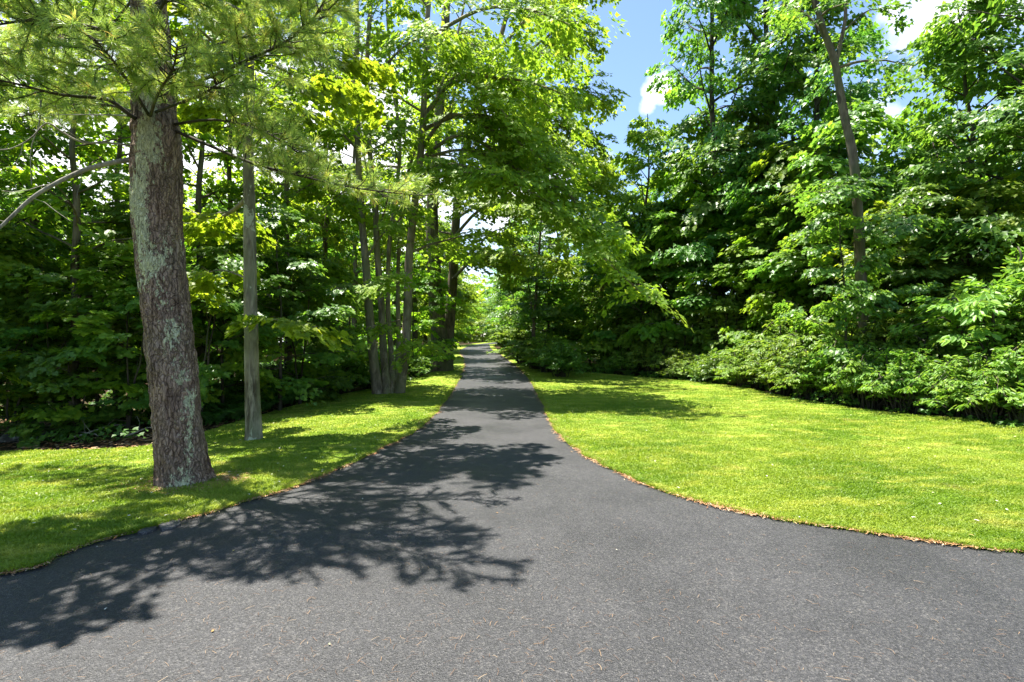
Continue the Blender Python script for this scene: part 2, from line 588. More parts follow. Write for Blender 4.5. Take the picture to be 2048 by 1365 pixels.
# big ground sheet
xs = np.concatenate([np.linspace(-900, -60, 12), np.arange(-54, 54.1, 1.0), np.linspace(60, 900, 12)])
ys = np.concatenate([np.linspace(-600, -20, 9), np.arange(-14, 130, 1.0), np.linspace(134, 1200, 16)])
X, Y = np.meshgrid(xs, ys)
Z = terrain(X, Y) - .07
rg = np.random.default_rng(2)
Z = Z + np.where(np.abs(X) < 54, rg.normal(0, .012, X.shape), 0)
Vg = np.stack([X, Y, Z], -1).reshape(-1, 3)
nx, ny = len(xs), len(ys)
i, j = np.meshgrid(np.arange(ny - 1), np.arange(nx - 1), indexing='ij')
q = (i * nx + j).ravel()
tag(mesh('ground', Vg, np.stack([q, q + 1, q + nx + 1, q + nx], 1), M['ground'], smooth=True), 'brown leaf litter floor of the wood', kind='structure')
sheet('road', road_poly, 0.0, M['asphalt'], 'dark asphalt driveway narrowing into the wood', .6)
sheet('lawn', lawnL_poly, 0.012, M['lawn'], 'mown grass left of the driveway', .5)
sheet('lawn', lawnR_poly, 0.012, M['lawn'], 'mown grass right of the driveway', .5)

# ------------------------------------------------------------------ grass blades
def grass(poly, n, seed, dmin, dmax, label):
    r = np.random.default_rng(seed)
    # distance drawn so that near ground is much denser
    d = dmin * (dmax / dmin) ** (r.random(n * 3) ** 1.25)
    x = (r.random(n * 3) * 2 - 1) * 1.15 * d
    pts = np.stack([x, d], 1)
    pts = pts[inpoly(pts, poly)][:n]
    n = len(pts)
    d = pts[:, 1]
    z = terrain(pts[:, 0], d) + .008
    lump = np.sin(pts[:, 0] * 5.1 + np.sin(pts[:, 1] * 3.7) * 2) * np.sin(pts[:, 1] * 4.3 + np.sin(pts[:, 0] * 2.9) * 2)
    big = np.sin(pts[:, 0] * 1.3 + 2) * np.sin(pts[:, 1] * 1.1 + np.sin(pts[:, 0] * .8) * 2)
    h = (.020 + .022 * r.random(n)) * (1 + .30 * lump + .3 * big) * np.clip(1 - d / 60, .5, 1)
    w = (.0019 + .0014 * r.random(n)) * (1 + d / 5)
    a = r.random(n) * 2 * PI
    lean = r.normal(0, .5, (n, 2)) * h[:, None]
    wx, wy = np.cos(a) * w, np.sin(a) * w
    b0 = np.stack([pts[:, 0] - wx, d - wy, z], 1)
    b1 = np.stack([pts[:, 0] + wx, d + wy, z], 1)
    m0 = np.stack([pts[:, 0] - wx * .8 + lean[:, 0] * .4, d - wy * .8 + lean[:, 1] * .4, z + h * .6], 1)
    m1 = np.stack([pts[:, 0] + wx * .8 + lean[:, 0] * .4, d + wy * .8 + lean[:, 1] * .4, z + h * .6], 1)
    t = np.stack([pts[:, 0] + lean[:, 0] * 1.3, d + lean[:, 1] * 1.3, z + h], 1)
    V = np.stack([b0, b1, m1, m0, t], 1).reshape(-1, 3)
    k = np.arange(n) * 5
    Q = np.stack([k, k + 1, k + 2, k + 3], 1)
    T = np.stack([k + 3, k + 2, k + 4], 1)
    o = mesh('grass', V, [Q, T], M['blade'], attr=np.repeat(r.random(n), 5))
    tag(o, label, 'grass', kind='stuff')


GR = 1.5
grass(lawnR_poly, int(260000 * GR), 11, 3.4, 30, 'short mown yellow green grass blades right of the driveway')
grass(lawnL_poly, int(190000 * GR), 12, 3.2, 30, 'short mown grass blades under the pine left of the driveway')



def edge_tufts(line, sgn, seed, label):
    """longer blades leaning over the driveway edge"""
    r = np.random.default_rng(seed)
    m = (line[:, 1] > 2.6) & (line[:, 1] < 26) & (np.abs(line[:, 0]) < 9)
    q = line[m]
    P0 = []
    for i in range(len(q) - 1):
        L = np.hypot(*(q[i + 1] - q[i]))
        den = 900 * (.5 + max(0, math.sin(q[i][0] * 4.3 + 1) * math.sin(q[i][1] * 6.1)) * 1.6)
        n = int(L * den / max(1, q[i][1] / 5))
        t = r.random(n)[:, None]
        tg = (q[i + 1] - q[i]) / (L + 1e-9)
        P0.append(q[i] * (1 - t) + q[i + 1] * t + np.array((-tg[1], tg[0])) * sgn * (np.abs(r.normal(0, .045, n)) - .018)[:, None])
    p = np.concatenate(P0)
    n = len(p)
    z = terrain(p[:, 0], p[:, 1]) + .002
    h = .03 + .045 * r.random(n)
    w = .002 * (1 + p[:, 1] / 5)
    a = r.random(n) * 2 * PI
    ln = r.normal(0, .7, (n, 2)) * h[:, None]
    wx, wy = np.cos(a) * w, np.sin(a) * w
    V = np.stack([np.stack([p[:, 0] - wx, p[:, 1] - wy, z], 1), np.stack([p[:, 0] + wx, p[:, 1] + wy, z], 1),
                  np.stack([p[:, 0] + wx * .8 + ln[:, 0] * .4, p[:, 1] + wy * .8 + ln[:, 1] * .4, z + h * .6], 1),
                  np.stack([p[:, 0] - wx * .8 + ln[:, 0] * .4, p[:, 1] - wy * .8 + ln[:, 1] * .4, z + h * .6], 1),
                  np.stack([p[:, 0] + ln[:, 0] * 1.3, p[:, 1] + ln[:, 1] * 1.3, z + h * .9], 1)], 1).reshape(-1, 3)
    k = np.arange(n) * 5
    o = mesh('edge_grass', V, [np.stack([k, k + 1, k + 2, k + 3], 1), np.stack([k + 3, k + 2, k + 4], 1)], M['blade'], attr=np.repeat(r.random(n), 5))
    tag(o, label, 'grass', kind='stuff')


edge_tufts(le_c, 1, 15, 'longer grass tufts creeping over the left driveway edge')
edge_tufts(re_c, -1, 16, 'longer grass tufts creeping over the right driveway edge')

# ------------------------------------------------------------------ foliage engine
def leaf_template(kind):
    if kind == 'maple':      # five lobed, folded along the midrib
        v = [(0, 0, 0), (.22, .12, .02), (.10, .46, .05), (.40, .30, .02), (.58, .52, .06), (.68, .20, .01), (1.0, 0, -.05),
             (.68, -.20, .01), (.58, -.52, .06), (.40, -.30, .02), (.10, -.46, .05), (.22, -.12, .02)]
        f = [(0, 2, 3), (0, 3, 5), (3, 4, 5), (0, 5, 6), (0, 6, 7), (7, 8, 9), (0, 7, 9), (0, 9, 10)]
    elif kind == 'tri':      # three lobed, cheaper
        v = [(0, 0, 0), (.30, .48, .06), (.55, .20, .01), (1.0, 0, -.06), (.55, -.20, .01), (.30, -.48, .06)]
        f = [(0, 1, 2), (0, 2, 3), (0, 3, 4), (0, 4, 5)]
    elif kind == 'oval':
        v = [(0, 0, 0), (.3, .22, .05), (.72, .18, .02), (1, 0, -.08), (.72, -.18, .02), (.3, -.22, .05)]
        f = [(0, 1, 2), (0, 2, 3), (0, 3, 4), (0, 4, 5)]
    else:                    # kite
        v = [(0, 0, 0), (.45, .34, .06), (1, 0, -.06), (.45, -.34, .06)]
        f = [(0, 1, 2), (0, 2, 3)]
    return np.array(v, float), np.array(f, int)


def place_leaves(pos, dirs, nrm, size, kind, rnd):
    v, f = leaf_template(kind)
    n = len(pos)
    X = dirs / (np.linalg.norm(dirs, axis=1)[:, None] + 1e-9)
    N = nrm - (nrm * X).sum(1)[:, None] * X
    N /= np.linalg.norm(N, axis=1)[:, None] + 1e-9
    Yv = np.cross(N, X)
    V = pos[:, None] + size[:, None, None] * (v[None, :, 0, None] * X[:, None] + v[None, :, 1, None] * Yv[:, None] + v[None, :, 2, None] * N[:, None])
    F = f[None] + (np.arange(n) * len(v))[:, None, None]
    return V.reshape(-1, 3), F.reshape(-1, 3), np.repeat(rnd, len(v))


def sprays_to_leaves(S, r, nleaf, lsize, kind, spread=1.0, tilt=.45, size_var=.35, droop=.25, out=.55):
    """S rows: x y z dx dy dz length ; each spray is a flat fan of twiglets carrying leaves"""
    S = np.asarray(S, float)
    n = len(S)
    p, d, Ln = S[:, :3], S[:, 3:6], S[:, 6]
    d = d / (np.linalg.norm(d, axis=1)[:, None] + 1e-9)
    up = np.array((0, 0, 1.0))
    side = np.cross(d, up)
    side /= np.linalg.norm(side, axis=1)[:, None] + 1e-6
    nn = np.cross(side, d)
    k = nleaf
    t = r.random((n, k)) ** .7
    s = (r.random((n, k)) * 2 - 1) * .55 * spread * np.sin(np.clip(t * 1.0 + .25, 0, 1) * PI * .75)
    off = r.normal(0, .06, (n, k))
    srnd = r.random(n)[:, None]
    pos = p[:, None] + (t * Ln[:, None])[..., None] * d[:, None] + (s * Ln[:, None])[..., None] * side[:, None] + (off * Ln[:, None])[..., None] * nn[:, None]
    pos[..., 2] -= droop * Ln[:, None] * (t ** 2 + .6 * s ** 2)
    ld = d[:, None] * (.55 + .3 * r.random((n, k)))[..., None] + side[:, None] * (s * 1.6 + r.normal(0, .35, (n, k)))[..., None]
    ld[..., 2] -= .15 + .5 * r.random((n, k))
    dh = d * np.array((1, 1, 0)); dh /= np.linalg.norm(dh, axis=1)[:, None] + 1e-6
    nrm = np.broadcast_to(nn[:, None] * .25 + up * .8 + dh[:, None] * out, ld.shape) + r.normal(0, tilt, ld.shape)
    sz = lsize * (1 + size_var * (r.random((n, k)) * 2 - 1))
    rnd = np.clip(srnd * .35 + r.random((n, k)) * .65, 0, 1)
    return place_leaves(pos.reshape(-1, 3), ld.reshape(-1, 3), nrm.reshape(-1, 3), sz.ravel(), kind, rnd.ravel())


def bend_path(start, d, length, r, n=6, up=.0, wob=.12):
    d = np.array(d, float); d /= np.linalg.norm(d) + 1e-9
    p = np.array(start, float)
    pts = [p.copy()]
    for i in range(n):
        d = d + r.normal(0, wob, 3)
        d[2] += up / n
        d /= np.linalg.norm(d)
        p = p + d * length / n
        pts.append(p.copy())
    return np.array(pts)


def limb(wood, S, r, pts, r0, dens, slen, sub_len, seg=6, gap0=.25):
    """a limb with side branches; appends foliage sprays to S"""
    pts = np.asarray(pts, float)
    n = len(pts)
    wood.tube(pts, np.linspace(r0, max(r0 * .18, .006), n), seg)
    L = np.linalg.norm(np.diff(pts, axis=0), axis=1).sum()
    m = max(3, int(L * dens))
    sgn = 1
    for kk in range(m):
        t = gap0 + (1 - gap0) * (kk + r.random()) / m
        q = t * (n - 1)
        i0 = min(int(q), n - 2)
        pos = pts[i0] + (pts[i0 + 1] - pts[i0]) * (q - i0)
        d = pts[i0 + 1] - pts[i0]
        d = d / (np.linalg.norm(d) + 1e-9)
        sgn = -sgn
        ang = sgn * (.5 + .6 * r.random())
        c, s = math.cos(ang), math.sin(ang)
        dd = np.array((d[0] * c - d[1] * s, d[0] * s + d[1] * c, d[2] * .3 + r.normal(.02, .18)))
        if np.hypot(dd[0], dd[1]) < .2:
            a = r.random() * 2 * PI
            dd[0] += math.cos(a) * .7; dd[1] += math.sin(a) * .7
        sl = sub_len * (1.15 - .75 * t) * (.6 + .7 * r.random())
        sp = bend_path(pos, dd, sl, r, 4, -.15, .14)
        rr = r0 * (1 - t * .75) * .38
        wood.tube(sp, np.linspace(max(rr, .006), .004, 5), 4)
        ns = max(2, int(sl / slen * 2.6))
        for j in range(ns):
            u = .15 + .85 * (j + r.random() * .6) / ns
            q2 = min(u, .999) * 4
            i2 = int(q2)
            pp = sp[i2] + (sp[i2 + 1] - sp[i2]) * (q2 - i2)
            e = sp[i2 + 1] - sp[i2]
            e = e / (np.linalg.norm(e) + 1e-9)
            an = r.normal(0, .75)
            c, s = math.cos(an), math.sin(an)
            S.append((pp[0], pp[1], pp[2], e[0] * c - e[1] * s, e[0] * s + e[1] * c, e[2] * .4 - .1 + r.normal(0, .12), slen * (.7 + .6 * r.random())))


def path_at(pts, t):
    pts = np.asarray(pts, float)
    q = min(max(t, 0), .9999) * (len(pts) - 1)
    i = int(q)
    return pts[i] + (pts[i + 1] - pts[i]) * (q - i), pts[i + 1] - pts[i]


def make_tree(name, seed, H, R, z0, r0, leafkind, lsize, nleaf, mat_leaf, mat_bark, nl=20, slen=.55, dens=2.0, lean=(0, 0), up=.35, stems=1, tiltv=.45, topf=.35, flat=False):
    """a free-standing broadleaf tree as Empty > trunk, crown; local coordinates"""
    r = np.random.default_rng(seed)
    wood = Wood(); S = []
    for sidx in range(stems):
        a = r.random() * 2 * PI
        lx, ly = lean[0] + (math.cos(a) * .12 * H if stems > 1 else 0), lean[1] + (math.sin(a) * .12 * H if stems > 1 else 0)
        n = 12
        tp = []
        wx = wy = 0
        for i in range(n + 1):
            t = i / n
            wx += r.normal(0, .012 * H) * (i > 0); wy += r.normal(0, .012 * H) * (i > 0)
            tp.append((lx * t + wx * t, ly * t + wy * t, H * t - .1 * (i == 0)))
        tp = catmull(tp, 3)
        rad = r0 * (1 - .88 * np.linspace(0, 1, len(tp))) * (1 + .45 * np.exp(-np.linspace(0, 1, len(tp)) * 22))
        wood.tube(tp, rad, 10)
        m = nl // stems
        for k in range(m):
            t = (z0 / H) + (1 - z0 / H) * ((k + r.random() * .8) / m) * .97
            pos, _ = path_at(tp, t)
            az = k * 2.4 + r.normal(0, .35)
            u = (t - z0 / H) / (1 - z0 / H)
            env = R * (math.sin(PI * min(1, (u * .82 + .22))) ** .7 * (1 - topf) + topf * (1 - u))
            ln = env * (.75 + .4 * r.random())
            el = up + .5 * u + r.normal(0, .12)
            d = (math.cos(az) * math.cos(el), math.sin(az) * math.cos(el), math.sin(el))
            lp = bend_path(pos, d, ln, r, 7, -.25 if not flat else -.5, .11)
            limb(wood, S, r, lp, r0 * .32 * (1.1 - u * .8), dens, slen, ln * .42, 5)
    V, F, A = sprays_to_leaves(S, r, nleaf, lsize, leafkind, tilt=tiltv)
    root = empty(name)
    wv, wf = wood.get()
    mesh('trunk', wv, wf, mat_bark, root, smooth=True)
    mesh('crown', V, F, mat_leaf, root, attr=A)
    return root


def make_shrub(name, seed, H, R, lsize, nleaf, mat_leaf, kind='oval', stems=22, slen=.28, per=9, arch=.9):
    r = np.random.default_rng(seed)
    wood = Wood(); S = []
    for k in range(stems):
        az = r.random() * 2 * PI
        out = R * (.25 + .9 * r.random())
        hh = H * (.5 + .55 * r.random()) * (1 - .35 * (out / R / 1.15) ** 2)
        b = np.array((math.cos(az) * R * .25 * r.random(), math.sin(az) * R * .25 * r.random(), -.05))
        tip = np.array((math.cos(az) * out, math.sin(az) * out, hh * (1 - arch * .35)))
        mid = b * .5 + tip * .5; mid[2] = hh * (.72 + .3 * r.random())
        pts = catmull([b, mid * .6 + b * .4 + np.array((0, 0, hh * .1)), mid, tip], 3)
        pts[1:] += r.normal(0, .03, (len(pts) - 1, 3))
        wood.tube(pts, np.linspace(.014 * H, .004, len(pts)), 4)
        for j in range(per):
            t = .18 + .82 * (j + r.random() * .6) / per
            p, d = path_at(pts, t)
            d = d / (np.linalg.norm(d) + 1e-9)
            a = r.random() * 2 * PI
            e = np.array((math.cos(a), math.sin(a), .25)) * .8 + d * .7
            S.append((*p, *e, slen * (.6 + .8 * r.random())))
    V, F, A = sprays_to_leaves(S, r, nleaf, lsize, kind, spread=.8, tilt=.5, droop=.15)
    root = empty(name)
    wv, wf = wood.get()
    mesh('stem', wv, wf, M['bark_dark'], root, smooth=True)
    mesh('foliage', V, F, mat_leaf, root, attr=A)
    return root


def make_fern(name, seed, H, nf=11, mat=None):
    r = np.random.default_rng(seed)
    Vs, Fs, As, n = [], [], [], 0
    for k in range(nf):
        az = k * 2.399 + r.normal(0, .2)
        L = H * (.8 + .4 * r.random())
        ts = np.linspace(0, 1, 26)
        rad = L * (.62 * ts + .25 * ts ** 2)
        zz = L * (1.15 * ts - .75 * ts ** 2.2) - .02
        c = np.array((math.cos(az), math.sin(az)))
        line = np.stack([c[0] * rad, c[1] * rad, zz], 1)
        sd = np.array((-c[1], c[0], 0))
        tg = np.gradient(line, axis=0); tg /= np.linalg.norm(tg, axis=1)[:, None]
        wd = L * .24 * np.sin(np.clip(ts * .9 + .12, 0, 1) * PI) ** .8
        for sg in (-1, 1):
            i = np.arange(3, 26)
            a = line[i]; w_ = wd[i][:, None]
            tip = a + sd * sg * w_ + tg[i] * w_ * .35 - np.array((0, 0, 1)) * w_ * .25
            b = a + tg[i] * L * .03 + sd * sg * w_ * .4
            cc = a - tg[i] * L * .012 + sd * sg * w_ * .4
            V = np.stack([a, b, tip, cc], 1).reshape(-1, 3)
            F = (np.arange(len(i)) * 4)[:, None] + np.array([[0, 1, 2, 3]])
            Vs.append(V); Fs.append(F + n); As.append(np.full(len(V), r.random())); n += len(V)
    return mesh(name, np.concatenate(Vs), [np.concatenate(Fs)], mat or M['fern'], attr=np.concatenate(As))


def copy_tree(o):
    c = o.copy(); COL.objects.link(c)
    for ch in o.children:
        d = ch.copy(); COL.objects.link(d); d.parent = c
    return c


ORD = ['first', 'second', 'third', 'fourth', 'fifth', 'sixth', 'seventh', 'eighth', 'ninth', 'tenth', 'eleventh', 'twelfth',
       'thirteenth', 'fourteenth', 'fifteenth', 'sixteenth', 'seventeenth', 'eighteenth', 'nineteenth', 'twentieth']
used_proto = set()


def scatter(spots, protos, cat, group, label_fmt=None, labels=None):
    """spots: (px, dist, proto key, scale, height factor); label_fmt takes the ordinal from the left"""
    spots = sorted(spots, key=lambda s: s[0])
    out = []
    for i, (px, d, k, s, hf) in enumerate(spots):
        pr = protos[k]
        if pr.name not in used_proto:
            used_proto.add(pr.name); o = pr
        else:
            o = copy_tree(pr)
        x = (px - 1024) / FPX * d
        o.location = (x, d, hz(x, d) - .04)
        o.rotation_euler = (0, 0, (px * 1.37 + d * 2.1) % (2 * PI))
        o.scale = (s, s, s * hf)
        lab = labels[i] if labels else label_fmt % ORD[i]
        tag(o, lab, cat, group)
        out.append(o)
    return out

# ------------------------------------------------------------------ the lichened pine
def ptube(pts, radii, seg, seed, amp):
    """a trunk with bark ridges modelled into the surface"""
    r = np.random.default_rng(seed)
    pts = np.asarray(pts, float)
    n = len(pts)
    T = np.gradient(pts, axis=0); T /= np.linalg.norm(T, axis=1)[:, None]
    A = np.cross(T, (0, 1.0, 0)); A /= np.linalg.norm(A, axis=1)[:, None]
    B = np.cross(T, A)
    ang = np.linspace(0, 2 * PI, seg, endpoint=False)

    def grid(nr, ns):
        g = r.random((nr, ns))
        a = np.linspace(0, nr - 1.001, n); c = np.linspace(0, ns, seg, endpoint=False)
        i = a.astype(int); f = (a - i)[:, None]; j = c.astype(int); h = (c - j)[None]
        i1 = np.minimum(i + 1, nr - 1); j1 = (j + 1) % ns
        g0 = g[i][:, j] * (1 - h) + g[i][:, j1] * h
        g1 = g[i1][:, j] * (1 - h) + g[i1][:, j1] * h
        return g0 * (1 - f) + g1 * f
    D = (grid(max(3, n // 16), 26) - .5) * .9 + (grid(max(3, n // 6), 55) - .5) * 1.3 + (grid(max(3, n // 80), 7) - .5) * 1.8
    R = radii[:, None] + amp * D
    V = pts[:, None] + R[..., None] * (np.cos(ang)[None, :, None] * A[:, None] + np.sin(ang)[None, :, None] * B[:, None])
    i = np.arange(n - 1)[:, None] * seg; j = np.arange(seg)[None]; j2 = (j + 1) % seg
    F = np.stack([i + j, i + j2, i + seg + j2, i + seg + j], -1).reshape(-1, 4)
    return V.reshape(-1, 3), F


def pine_bark():
    m, nt = newmat('lichened_pine_bark')
    L = nt.links
    n1 = noise(nt, 17, 6, .68, stretch=(1, 1, .14), dist=.4)
    n2 = noise(nt, 55, 6, .72, stretch=(1, 1, .3))
    n3 = noise(nt, 1.3, 3, .5)
    tcv = nt.nodes.new('ShaderNodeTexCoord'); mpv = nt.nodes.new('ShaderNodeMapping'); mpv.inputs['Scale'].default_value = (1, 1, .2)
    nz = nt.nodes.new('ShaderNodeTexNoise'); nz.inputs['Scale'].default_value = 7; nz.inputs['Detail'].default_value = 3
    L.new(tcv.outputs['Object'], nz.inputs['Vector'])
    va = nt.nodes.new('ShaderNodeVectorMath'); va.operation = 'MULTIPLY_ADD'
    L.new(nz.outputs['Color'], va.inputs[0]); va.inputs[1].default_value = (.16, .16, .6); L.new(tcv.outputs['Object'], va.inputs[2])
    L.new(va.outputs[0], mpv.inputs[0])
    vo = nt.nodes.new('ShaderNodeTexVoronoi'); vo.feature = 'DISTANCE_TO_EDGE'; vo.inputs['Scale'].default_value = 26
    L.new(mpv.outputs[0], vo.inputs['Vector'])
    fur = ramp(nt, vo.outputs['Distance'], [(0, (.58, .54, .52)), (.05, (.88, .85, .83)), (.13, (1.2, 1.17, 1.15))])
    c = ramp(nt, n1, [(.30, (.075, .048, .036)), (.44, (.225, .150, .108)), (.58, (.38, .27, .205)), (.75, (.50, .38, .30))])
    c = mixc(nt, .7, c, ramp(nt, n2, [(.32, (.3, .28, .27)), (.46, (.85, .84, .83)), (.52, (1, 1, 1)), (.66, (1.45, 1.42, 1.38))]), 'MULTIPLY')
    c = mixc(nt, ramp(nt, n3, [(.45, (0, 0, 0)), (.7, (.45, .45, .45))]), c, (.17, .165, .12))
    c = mixc(nt, .9, c, fur, 'MULTIPLY')
    # lichen: broken pale patches gathered along a wandering band
    tc = nt.nodes.new('ShaderNodeTexCoord')
    n5 = noise(nt, 24, 9, .76, stretch=(1, 1, .6), dist=.3)
    n6 = noise(nt, 2.4, 3, .5, stretch=(1, 1, .5), dist=.6)
    at = nd(nt, 'ShaderNodeAttribute', attribute_name='rnd')
    ad = nt.nodes.new('ShaderNodeMath'); ad.operation = 'MULTIPLY_ADD'
    L.new(n6, ad.inputs[0]); ad.inputs[1].default_value = 1.1; L.new(n5, ad.inputs[2])
    ad2 = nt.nodes.new('ShaderNodeMath'); ad2.operation = 'MULTIPLY_ADD'
    L.new(at.outputs['Fac'], ad2.inputs[0]); ad2.inputs[1].default_value = .27; L.new(ad.outputs[0], ad2.inputs[2])
    msk = ramp(nt, half(nt, ad2.outputs[0]), [(.626, (0, 0, 0)), (.634, (.95, .95, .95))])
    lc = ramp(nt, n2, [(.35, (.42, .42, .22)), (.6, (.80, .80, .52))])
    c = mixc(nt, msk, c, lc)
    b = nt.nodes.new('ShaderNodeBsdfPrincipled')
    L.new(c, b.inputs['Base Color']); b.inputs['Roughness'].default_value = .9; b.inputs['Specular IOR Level'].default_value = .15
    bp = nt.nodes.new('ShaderNodeBump'); bp.inputs['Distance'].default_value = .05; bp.inputs['Strength'].default_value = 1.0
    s = nt.nodes.new('ShaderNodeMath'); s.operation = 'MULTIPLY_ADD'
    L.new(n2, s.inputs[0]); s.inputs[1].default_value = .6; L.new(n1, s.inputs[2])
    s3 = nt.nodes.new('ShaderNodeMath'); s3.operation = 'MULTIPLY_ADD'; L.new(fur, s3.inputs[0]); s3.inputs[1].default_value = .8; L.new(s.outputs[0], s3.inputs[2])
    L.new(s3.outputs[0], bp.inputs['Height']); L.new(bp.outputs[0], b.inputs['Normal'])
    o = nt.nodes.new('ShaderNodeOutputMaterial'); L.new(b.outputs[0], o.inputs[0])
    return m


M['pine_bark'] = pine_bark()


def needles(T, r, per, ln):
    """T rows: pos, dir; brushes of long needles"""
    T = np.asarray(T, float)
    n = len(T)
    p = np.repeat(T[:, :3], per, 0); d = np.repeat(T[:, 3:6], per, 0)
    d /= np.linalg.norm(d, axis=1)[:, None] + 1e-9
    N = len(p)
    e = d * (.45 + .75 * r.random(N))[:, None] + r.normal(0, .55, (N, 3))
    e /= np.linalg.norm(e, axis=1)[:, None]
    l = ln * (.7 + .5 * r.random(N))[:, None]
    p = p + d * (r.random(N)[:, None] - .5) * .06
    w = np.cross(e, r.normal(0, 1, (N, 3))); w /= np.linalg.norm(w, axis=1)[:, None] + 1e-9
    w *= .0018
    mid = p + e * l * .55; tip = p + e * l
    tip[:, 2] -= (l[:, 0] * .18)
    V = np.stack([p - w, p + w, mid + w, mid - w, tip], 1).reshape(-1, 3)
    k = np.arange(N) * 5
    A = np.repeat(np.clip(np.repeat(r.random(n) * .8, per) + r.random(N) * .2, 0, 1), 5)
    A = np.where(np.repeat(r.random(N), 5) > .965, .97, A)
    return V, [np.stack([k, k + 1, k + 2, k + 3], 1), np.stack([k + 3, k + 2, k + 4], 1)], A


def pine_bough(wood, T, r, pts, r0, sub_len=.75, dens=6.5, start=.35, seg=7):
    pts = catmull(pts, 3)
    n = len(pts)
    wood.tube(pts, np.linspace(r0, .006, n), seg)
    L = np.linalg.norm(np.diff(pts, axis=0), axis=1).sum()
    m = int(L * dens)
    sg = 1
    for k in range(m):
        t = start + (1 - start) * (k + r.random()) / m
        p, d = path_at(pts, t)
        d = d / (np.linalg.norm(d) + 1e-9)
        sg = -sg
        a = sg * (.55 + .5 * r.random()); c, s = math.cos(a), math.sin(a)
        dd = (d[0] * c - d[1] * s, d[0] * s + d[1] * c, d[2] * .4 + .12 + r.normal(0, .2))
        sl = sub_len * (.45 + .7 * r.random()) * (1.2 - .6 * t)
        sp = bend_path(p, dd, sl, r, 6, .25, .2)
        wood.tube(sp, np.linspace(.008, .003, 7), 4)
        nt_ = max(2, int(sl / .09))
        for j in range(nt_):
            u = .3 + .7 * (j + .6) / nt_
            q, e = path_at(sp, u)
            e = e / (np.linalg.norm(e) + 1e-9)
            T.append((*q, *(e + np.array((0, 0, .15)))))
            if r.random() < .5:      # short side twig
                f = e + r.normal(0, .6, 3); f /= np.linalg.norm(f)
                q2 = q + f * .09
                wood.tube(np.array([q, q2]), [.003, .002], 3)
                T.append((*q2, *f))


bx, by = P(365, 966)
PD = by
rp = np.random.default_rng(77)
tp_px = [(368, 975, 54), (363, 930, 50), (356, 860, 47.5), (350, 780, 47), (341, 700, 47), (331, 620, 46), (322, 540, 46), (315, 460, 46.5), (313, 380, 47),
         (313, 300, 46), (311, 240, 42), (307, 150, 37), (303, 60, 33), (299, -40, 30), (296, -200, 26), (295, -380, 20), (296, -560, 12), (298, -720, 4)]
tpw = [W(a, b, PD) for a, b, c in tp_px]
trd = np.array([c * .93 / FPX * PD for a, b, c in tp_px])
cp = catmull(tpw, 36)
cr_ = np.interp(np.linspace(0, len(trd) - 1, len(cp)), np.arange(len(trd)), trd)
zb = cp[:, 2] - hz(bx, by)
cr_ = cr_ + .03 * np.exp(-np.clip(zb, 0, 9) * 7)
org = np.array((bx, by, hz(bx, by)))
pine = empty('pine_tree', tuple(org))
tag(pine, 'big pine with reddish bark and pale lichen patches beside the driveway', 'tree')
V, F = ptube(cp, cr_, 110, 3, .022)
seg = 110
# lichen weight per vertex: strongest on a band facing the road, wandering with height
hgt = (V[:, 2] - org[2]); ctr = np.repeat(cp, seg, 0)
az = np.arctan2(V[:, 1] - ctr[:, 1], V[:, 0] - ctr[:, 0])      # -pi/2 faces the camera
want = np.interp(hgt, [0, .6, 1.3, 2.0, 2.6, 3.2, 3.8, 4.6], [-.7, -.7, -.75, -1.0, -1.45, -1.75, -1.6, -1.3])
amt = np.interp(hgt, [0, .35, .8, 1.3, 1.7, 2.0, 2.3, 2.9, 3.2, 4.2, 5], [.42, .60, .75, .85, .45, .45, .9, .95, .80, .9, .6])
dl = np.abs((az - want + PI) % (2 * PI) - PI)
wl_ = amt * np.exp(-(dl / .62) ** 2)
mesh('trunk', V - org, [F], M['pine_bark'], pine, attr=wl_, smooth=True)
wood = Wood(); T = []
D = PD


def WB(pp):   # bough path from (px,py,depth) triples
    return [np.array(tuple(W(*q))) for q in pp]


